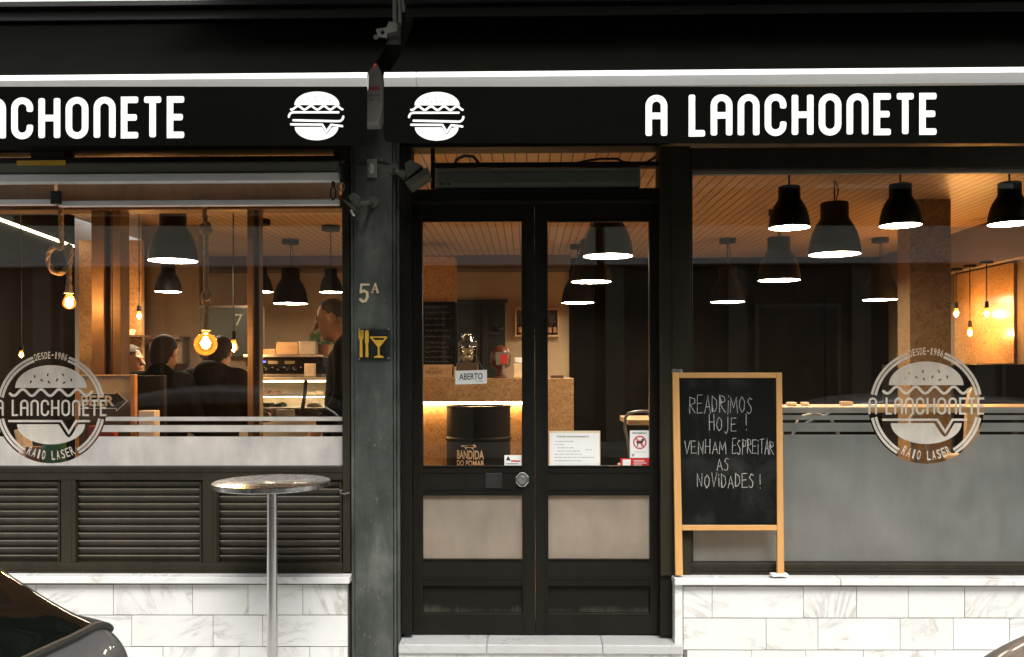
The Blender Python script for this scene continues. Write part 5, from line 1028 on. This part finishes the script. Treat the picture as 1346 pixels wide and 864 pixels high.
def person(lab, x, y, rz, H, tuck=0.0, hair='hair', jacket='jacket', hood=False, seat=None, arm=.25, bald=False, group='guests inside the cafe', z0=FZ):
    s = H / 1.78; dz = 0.0 if seat is None else seat - .86 * s + .06
    t = thing('person', lab, 'person', (x, y, z0), group); t.rotation_euler.z = rz
    J = lambda *p: (p[0] * s, p[1] * s, p[2] * s + dz)
    hip = .93; ht = tuck                                   # head bend, metres forward
    hc = J(0, -.03 - ht, 1.645 - ht * .35); hs = s
    O = lambda dx, dy_, dz_: (hc[0] + dx * hs, hc[1] + (dy_ * math.cos(ht * 4) - dz_ * math.sin(ht * 4)) * hs, hc[2] + (dz_ * math.cos(ht * 4) + dy_ * math.sin(ht * 4)) * hs)
    torso = [(J(0, 0, .95), J(0, .01, 1.12), .135 * s, .125 * s), (J(-.05, .01, 1.12), J(-.075, .02, 1.34), .12 * s, .115 * s), (J(.05, .01, 1.12), J(.075, .02, 1.34), .12 * s, .115 * s), (J(-.16, .03, 1.43), J(.16, .03, 1.43), .062 * s, .062 * s), (J(0, .03, 1.40), J(0, .02, 1.46), .09 * s, .075 * s)]
    arms, hands, legs, shoes = [], [], [], []
    for g in (-1, 1):
        sh_, el_, wr = J(g * .195, .03, 1.42), J(g * .245, .02 - arm * .2, 1.13), J(g * (.22 - arm * .1), -.10 - arm * .75, 1.0 + arm * .25)
        arms += [(sh_, el_, .056 * s, .044 * s), (el_, wr, .043 * s, .030 * s)]
        d = Vector(wr) - Vector(el_); d.normalize(); pm = Vector(wr) + d * .085 * s; hands.append((wr, tuple(pm), .027 * s, .034 * s)); side = Vector((0, .3, 1)).cross(d).normalized(); curl = Vector((0, -.2, -1))
        for i, L in enumerate((.072, .082, .077, .060)):
            r0 = pm + side * (i - 1.5) * .021 * s; m1 = r0 + (d * .75 + curl * .35).normalized() * L * .55 * s; m2 = m1 + (d * .35 + curl * .8).normalized() * L * .55 * s
            hands += [(tuple(r0), tuple(m1), .0105 * s, .0095 * s), (tuple(m1), tuple(m2), .0095 * s, .008 * s)]
        th = Vector(wr) + d * .035 * s; tb = th + (side * -g * .8 * (1 if g == 1 else -1) + d * .6) * .045 * s; hands += [(tuple(th), tuple(tb), .014 * s, .012 * s), (tuple(tb), tuple(tb + d * .032 * s), .0115 * s, .0095 * s)]
        if seat is None: hp, kn_, an = J(g * .09, .01, .93), J(g * .10, -.015, .50), J(g * .10, .03, .09)
        else: hp, kn_, an = J(g * .09, 0, .92), (g * .13 * s, -.42 * s, seat + .06), (g * .13 * s, -.34 * s, seat - .42 * s)
        legs += [(hp, kn_, .085 * s, .056 * s), (kn_, an, .055 * s, .038 * s)]
        shoes += [((an[0], an[1] + .02, an[2] - .03 * s), (an[0], an[1] - .15 * s, an[2] - .05 * s), .042 * s, .036 * s)]
    caps = lambda L, e=0: [capsule(a, b, ra + e, rb + e) for a, b, ra, rb in L]
    neck = [(J(0, .025, 1.46), (hc[0], hc[1] + .03 * s, hc[2] - .07 * s), .06 * s, .056 * s)]
    head = [ell(O(0, .012, .025), (.076 * s, .096 * s, .098 * s)), ell(O(0, -.03, -.045), (.058 * s, .066 * s, .075 * s)), capsule(O(0, -.090, .016), O(0, -.116, -.022), .011 * s, .017 * s), ell(O(-.079, .012, -.005), (.011 * s, .019 * s, .032 * s)), ell(O(.079, .012, -.005), (.011 * s, .019 * s, .032 * s)), capsule(O(-.02, -.086, -.062), O(.02, -.086, -.062), .009 * s, .009 * s), ell(O(0, -.072, -.098), (.024 * s, .022 * s, .02 * s)), capsule(O(-.035, -.082, .03), O(.035, -.082, .03), .012 * s, .012 * s)]
    body = union(caps(torso) + caps(neck) + [union(head, .012)] + caps(arms) + caps(hands) + caps(legs) + caps(shoes), .022)
    lo = (-.36, -.62, -.02 if seat is None else -.02); hi = (.36, .28, hc[2] + .16)
    def mk(name, f, lo, hi, h, mats, pick=None):
        V_, Q = surface_net(f, lo, hi, h); me = bpy.data.meshes.new(name); me.from_pydata(V_.tolist(), [], Q.tolist())
        for m in mats: me.materials.append(M[m])
        me.polygons.foreach_set('use_smooth', [True] * len(me.polygons))
        if pick is not None: c = V_[Q].mean(1); me.polygons.foreach_set('material_index', pick(c).astype(np.int32))
        me.update(); o = bpy.data.objects.new(name, me); COL.objects.link(o); o.parent = t; return o
    e1, e2 = np.array(O(-.031, -.088, .008)), np.array(O(.031, -.088, .008)); mo = np.array(O(0, -.094, -.062))
    def pick(c):
        m = np.zeros(len(c), int); m[np.minimum(np.linalg.norm(c - e1, axis=1), np.linalg.norm(c - e2, axis=1)) < .0105 * s] = 1
        q = (c - mo) / np.array([.03, .03, .012]) / s; m[np.linalg.norm(q, axis=1) < 1] = 2; return m
    mk('body', body, lo, hi, .0085, ['skin', 'eye', 'lip'], pick)
    zc = hc[2]
    jk = union(caps(torso, .022) + caps(arms, .020) + [capsule(J(0, .0, .80), J(0, .01, .95), .165 * s, .15 * s)] + ([ell(J(0, .12, 1.47), (.12 * s, .09 * s, .10 * s)), ell(J(0, .06, 1.50), (.10 * s, .10 * s, .05 * s))] if hood else [capsule(J(0, .04, 1.46), J(0, .035, 1.50), .075 * s, .07 * s)]), .035)
    mk('jacket', jk, (-.42, -.55, dz + .6), (.42, .32, dz + 1.7 * s), .012, [jacket])
    tr_ = union(caps(legs, .014) + [capsule(J(0, 0, .86), J(0, 0, .95), .135 * s, .135 * s)], .03); mk('trousers', tr_, (-.3, -.62, -.02), (.3, .3, dz + 1.1), .013, ['denim'])
    mk('shoes', union(caps(shoes, .010), .01), (-.3, -.75, -.05), (.3, .2, .9), .012, ['rubber'])
    e = .0035 if bald else .010
    hr = union([ell(O(0, .012, .025), (.076 * s + e, .096 * s + e, .098 * s + e))] + ([] if bald else [ell(O(0, .06, -.045), (.074 * s, .058 * s, .085 * s))]), .03)
    kb = .030 if bald else .006; ca, sa = math.cos(ht * 4), math.sin(ht * 4)
    cut = lambda X, Y_, Z: np.maximum(hr(X, Y_, Z), kb * s - (((Y_ - hc[1]) * ca + (Z - hc[2]) * sa) * .75 + ((Z - hc[2]) * ca - (Y_ - hc[1]) * sa) * .65) - .010 * np.sin(X * 75 + Z * 40) - .006 * np.sin(Y_ * 130 + X * 50))
    mk('hair', cut, (hc[0] - .15, hc[1] - .2, hc[2] - .2), (hc[0] + .15, hc[1] + .22, hc[2] + .2), .007, [hair])
    return t
pd = at(458, 430, .95); person('man with very short hair in a black jacket bowing his head at the window edge', pd.x, .95, R(-90), 1.90, .07, 'hair_grey', 'jacket', False, None, .0, True)
pa_ = at(213, 490, 1.15); person('guest seen from behind with dark hair, seated low behind the BEER sign', pa_.x, 1.15, R(168), 1.72, .01, 'hair', 'olivecloth', False, .70, .4)
stool('bar stool under the seated guest with dark hair', pa_.x, 1.15, .70, False)
pb_ = at(285, 470, 1.35); person('guest in a charcoal hooded top standing behind the globe bulb', pb_.x, 1.35, R(175), 1.66, .05, 'hair', 'hoodie', True, None, .5)
pc_ = at(166, 462, 1.9); person('guest with a pale face in profile between the window posts', pc_.x, 1.9, R(80), 1.60, .02, 'hair_grey', 'olivecloth', False, None, .3)
hp_ = MB(); hp_.fb(178, 493, 217, 590, .78, .82); bp = thing('high_chair', 'black high backed bench chair behind the BEER sign', 'chair', (at(198, 560, .8).x, .8, FZ)); q0 = at(178, 540, .78).x; q1 = at(217, 540, .78).x
MB().box(q0, q1, .78, .82, .75, at(200, 493.5, .78).z).build('backrest', 'black', bp, bevel=.01); MB().box(q0, q1, .70, .98, .70, .74).build('seat', 'black', bp, bevel=.01)
for xx in (q0 + .02, q1 - .02):
    for yy in (.79, .96): MB().cyl((xx, yy, FZ), (xx, yy, .70), .014).build('leg', 'black', bp)

# ------------------------------------------------------------------ parked cars
def car(lab, origin, flip, paintm, lift=.13, squat=1.0, group='cars parked along the kerb'):
    "origin = rear (or, flipped, front) bumper centre on the road"
    t = thing('parked_car', lab, 'car', origin, group)
    st = [(.00, .64, .34, .72, .65, .75, .54, .765), (.045, .75, .28, .79, .75, .835, .63, .862), (.11, .785, .26, .81, .775, .875, .665, .905), (.16, .80, .24, .81, .775, .885, .655, .945), (.45, .82, .22, .83, .78, .91, .62, 1.20), (.72, .83, .2, .83, .78, .92, .60, 1.39), (1.1, .83, .2, .83, .78, .92, .60, 1.45), (1.7, .83, .2, .83, .78, .91, .60, 1.47), (2.2, .83, .2, .83, .78, .90, .59, 1.43), (2.45, .83, .2, .83, .78, .90, .60, 1.35), (3.0, .83, .2, .82, .77, .90, .66, .97), (3.1, .83, .22, .82, .76, .88, .66, .93), (3.6, .82, .24, .80, .74, .80, .62, .86), (3.88, .76, .28, .74, .68, .70, .55, .76), (4.0, .62, .32, .62, .54, .62, .42, .66)]
    L = 4.0; o = Vector(origin); verts, faces, mi = [], [], []
    zoff = lift
    for (u, w0, zb, w1, w2, z2, w3, z3) in st:
        if z3 > .97: z3 = .97 + (z3 - .97) * squat
        half = [(w0 * .9, zb), (w0, zb + .12), (w1, .55 if z2 > .62 else (zb + z2) / 2), (w1 * .995, z2 - .08), (w2, z2), (w3 + (w2 - w3) * .08, z2 + (z3 - z2) * .86), (w3 * .90, z3 - .012), (w3 * .5, z3 + .012)]
        ring = [(-a, b) for a, b in half] + [(0, half[-1][1] + .006)] + [(a, b) for a, b in half[::-1]]
        for a, b in ring: verts.append(((L - u if flip else u), a, b + zoff))
    n = 17
    for i in range(len(st) - 1):
        for k in range(n - 1):
            q = (i * n + k, (i + 1) * n + k, (i + 1) * n + k + 1, i * n + k + 1); faces.append(q[::-1] if not flip else q)
            g = 0; u = st[i][0]
            if k in (4, 11) and .44 < u < 2.9: g = 1
            if 5 <= k <= 10 and (.09 < u < .6): g = 2
            if k in (4, 11) and .09 < u < .44: g = 2
            if 5 <= k <= 10 and (2.4 < u < 2.9): g = 3
            mi.append(g)
    faces.append(tuple(range(n))); mi.append(0); faces.append(tuple(range((len(st) - 1) * n, len(st) * n))[::-1]); mi.append(0)
    sg = 1 if flip else -1
    verts = [(sg * x if not flip else x, y, z) for x, y, z in verts]
    # the car's length runs towards -X from its rear, or +X from its front
    if flip: verts = [(4.0 - (4.0 - x) if False else x, y, z) for x, y, z in verts]
    me = bpy.data.meshes.new('tmp'); me.from_pydata(verts, [], faces); ob = bpy.data.objects.new('tmp', me); COL.objects.link(ob)
    for m in (paintm, 'car_glass', 'car_glass', 'car_glass'): me.materials.append(M[m])
    me.polygons.foreach_set('material_index', mi); sd_ = ob.modifiers.new('s', 'SUBSURF'); sd_.levels = sd_.render_levels = 3
    dg = bpy.context.evaluated_depsgraph_get(); dg.update(); ev = bpy.data.meshes.new_from_object(ob.evaluated_get(dg)); bpy.data.objects.remove(ob)
    nm = ['body', 'side_window', 'rear_window', 'windscreen']; mts = [paintm, 'car_glass', 'car_glass', 'car_glass']
    bm0 = bmesh.new(); bm0.from_mesh(ev); bmesh.ops.recalc_face_normals(bm0, faces=bm0.faces); bm0.to_mesh(ev); bm0.free()
    for g in range(4):
        bm = bmesh.new(); bm.from_mesh(ev); bmesh.ops.delete(bm, geom=[f for f in bm.faces if f.material_index != g], context='FACES')
        if g:
            ed = [e for e in bm.edges if e.is_boundary]; pv = {}
        m2 = bpy.data.meshes.new(nm[g]); bm.to_mesh(m2)
        loops = []
        if g:
            adj = {}
            for e in ed: a, b = e.verts; adj.setdefault(a.index, []).append(b.index); adj.setdefault(b.index, []).append(a.index)
            bm.verts.ensure_lookup_table(); seen = set()
            for s0 in list(adj):
                if s0 in seen: continue
                lp = [s0]; seen.add(s0)
                while True:
                    nx = [v for v in adj[lp[-1]] if v not in seen]
                    if not nx: break
                    lp.append(nx[0]); seen.add(nx[0])
                loops.append([bm.verts[v].co + bm.verts[v].normal * .004 for v in lp])
        bm.free(); m2.materials.clear(); m2.materials.append(M[mts[g]]); m2.polygons.foreach_set('material_index', [0] * len(m2.polygons)); m2.polygons.foreach_set('use_smooth', [True] * len(m2.polygons))
        oo = bpy.data.objects.new(nm[g], m2); COL.objects.link(oo); oo.parent = t; WORLD[oo.name] = o
        for lp in loops: mb = MB(); mb.tube([p + o for p in lp], .012, 8, True); mb.build('seal', 'rubber', oo, smooth=True)
    sx = 1 if flip else -1
    fx = lambda u: (4.0 - u) if flip else -u
    for u in (.75, 3.2):
        for g in (-1, 1):
            c = o + Vector((fx(u), g * .72, .19 - .12 + .12)); c.z = o.z + .31
            w = MB(); w.lathe(c, [(.19, -.10), (.27, -.10), (.30, -.07), (.30, .07), (.27, .10), (.19, .10)], 32, 'Y'); wh = w.build('wheel', 'rubber', t, smooth=True)
            w = MB(); w.lathe(c, [(0, g * .06), (.05, g * .075), (.17, g * .05), (.19, g * .10)], 20, 'Y'); w.build('rim', 'rim', wh, smooth=True)
    for g in (-1, 1):
        m = MB(); u0 = .02 if not flip else 3.93
        for (nm_, u_, z_, mt) in (('tail_lamp', .008, .748, 'tail'), ('headlight', 3.84, .58, 'rim')):
            m = MB(); m.sphere(o + Vector((fx(u_), g * (.655 if nm_ == 'tail_lamp' else .62), z_ + lift + (0 if nm_ == 'headlight' else -.02))), (.035 if nm_ == 'tail_lamp' else .075), (.07 if nm_ == 'tail_lamp' else .115), .085 if nm_ == 'tail_lamp' else .06, 16, 10); m.build(nm_, mt, t, smooth=True)
        m = MB(); m.sphere(o + Vector((fx(2.55), g * .90, .86 + lift)), .06, .09, .06, 12, 8); m.build('mirror', paintm, t, smooth=True)
    return t
RZ = -.12
car('graphite grey parked car showing only its rear window corner at lower left', (-1.09, -3.07, RZ), False, 'car_grey', .115)
car('maroon grey parked car showing only a rounded corner at lower right', (1.06, -3.05, RZ), True, 'car_red', .215, .6)
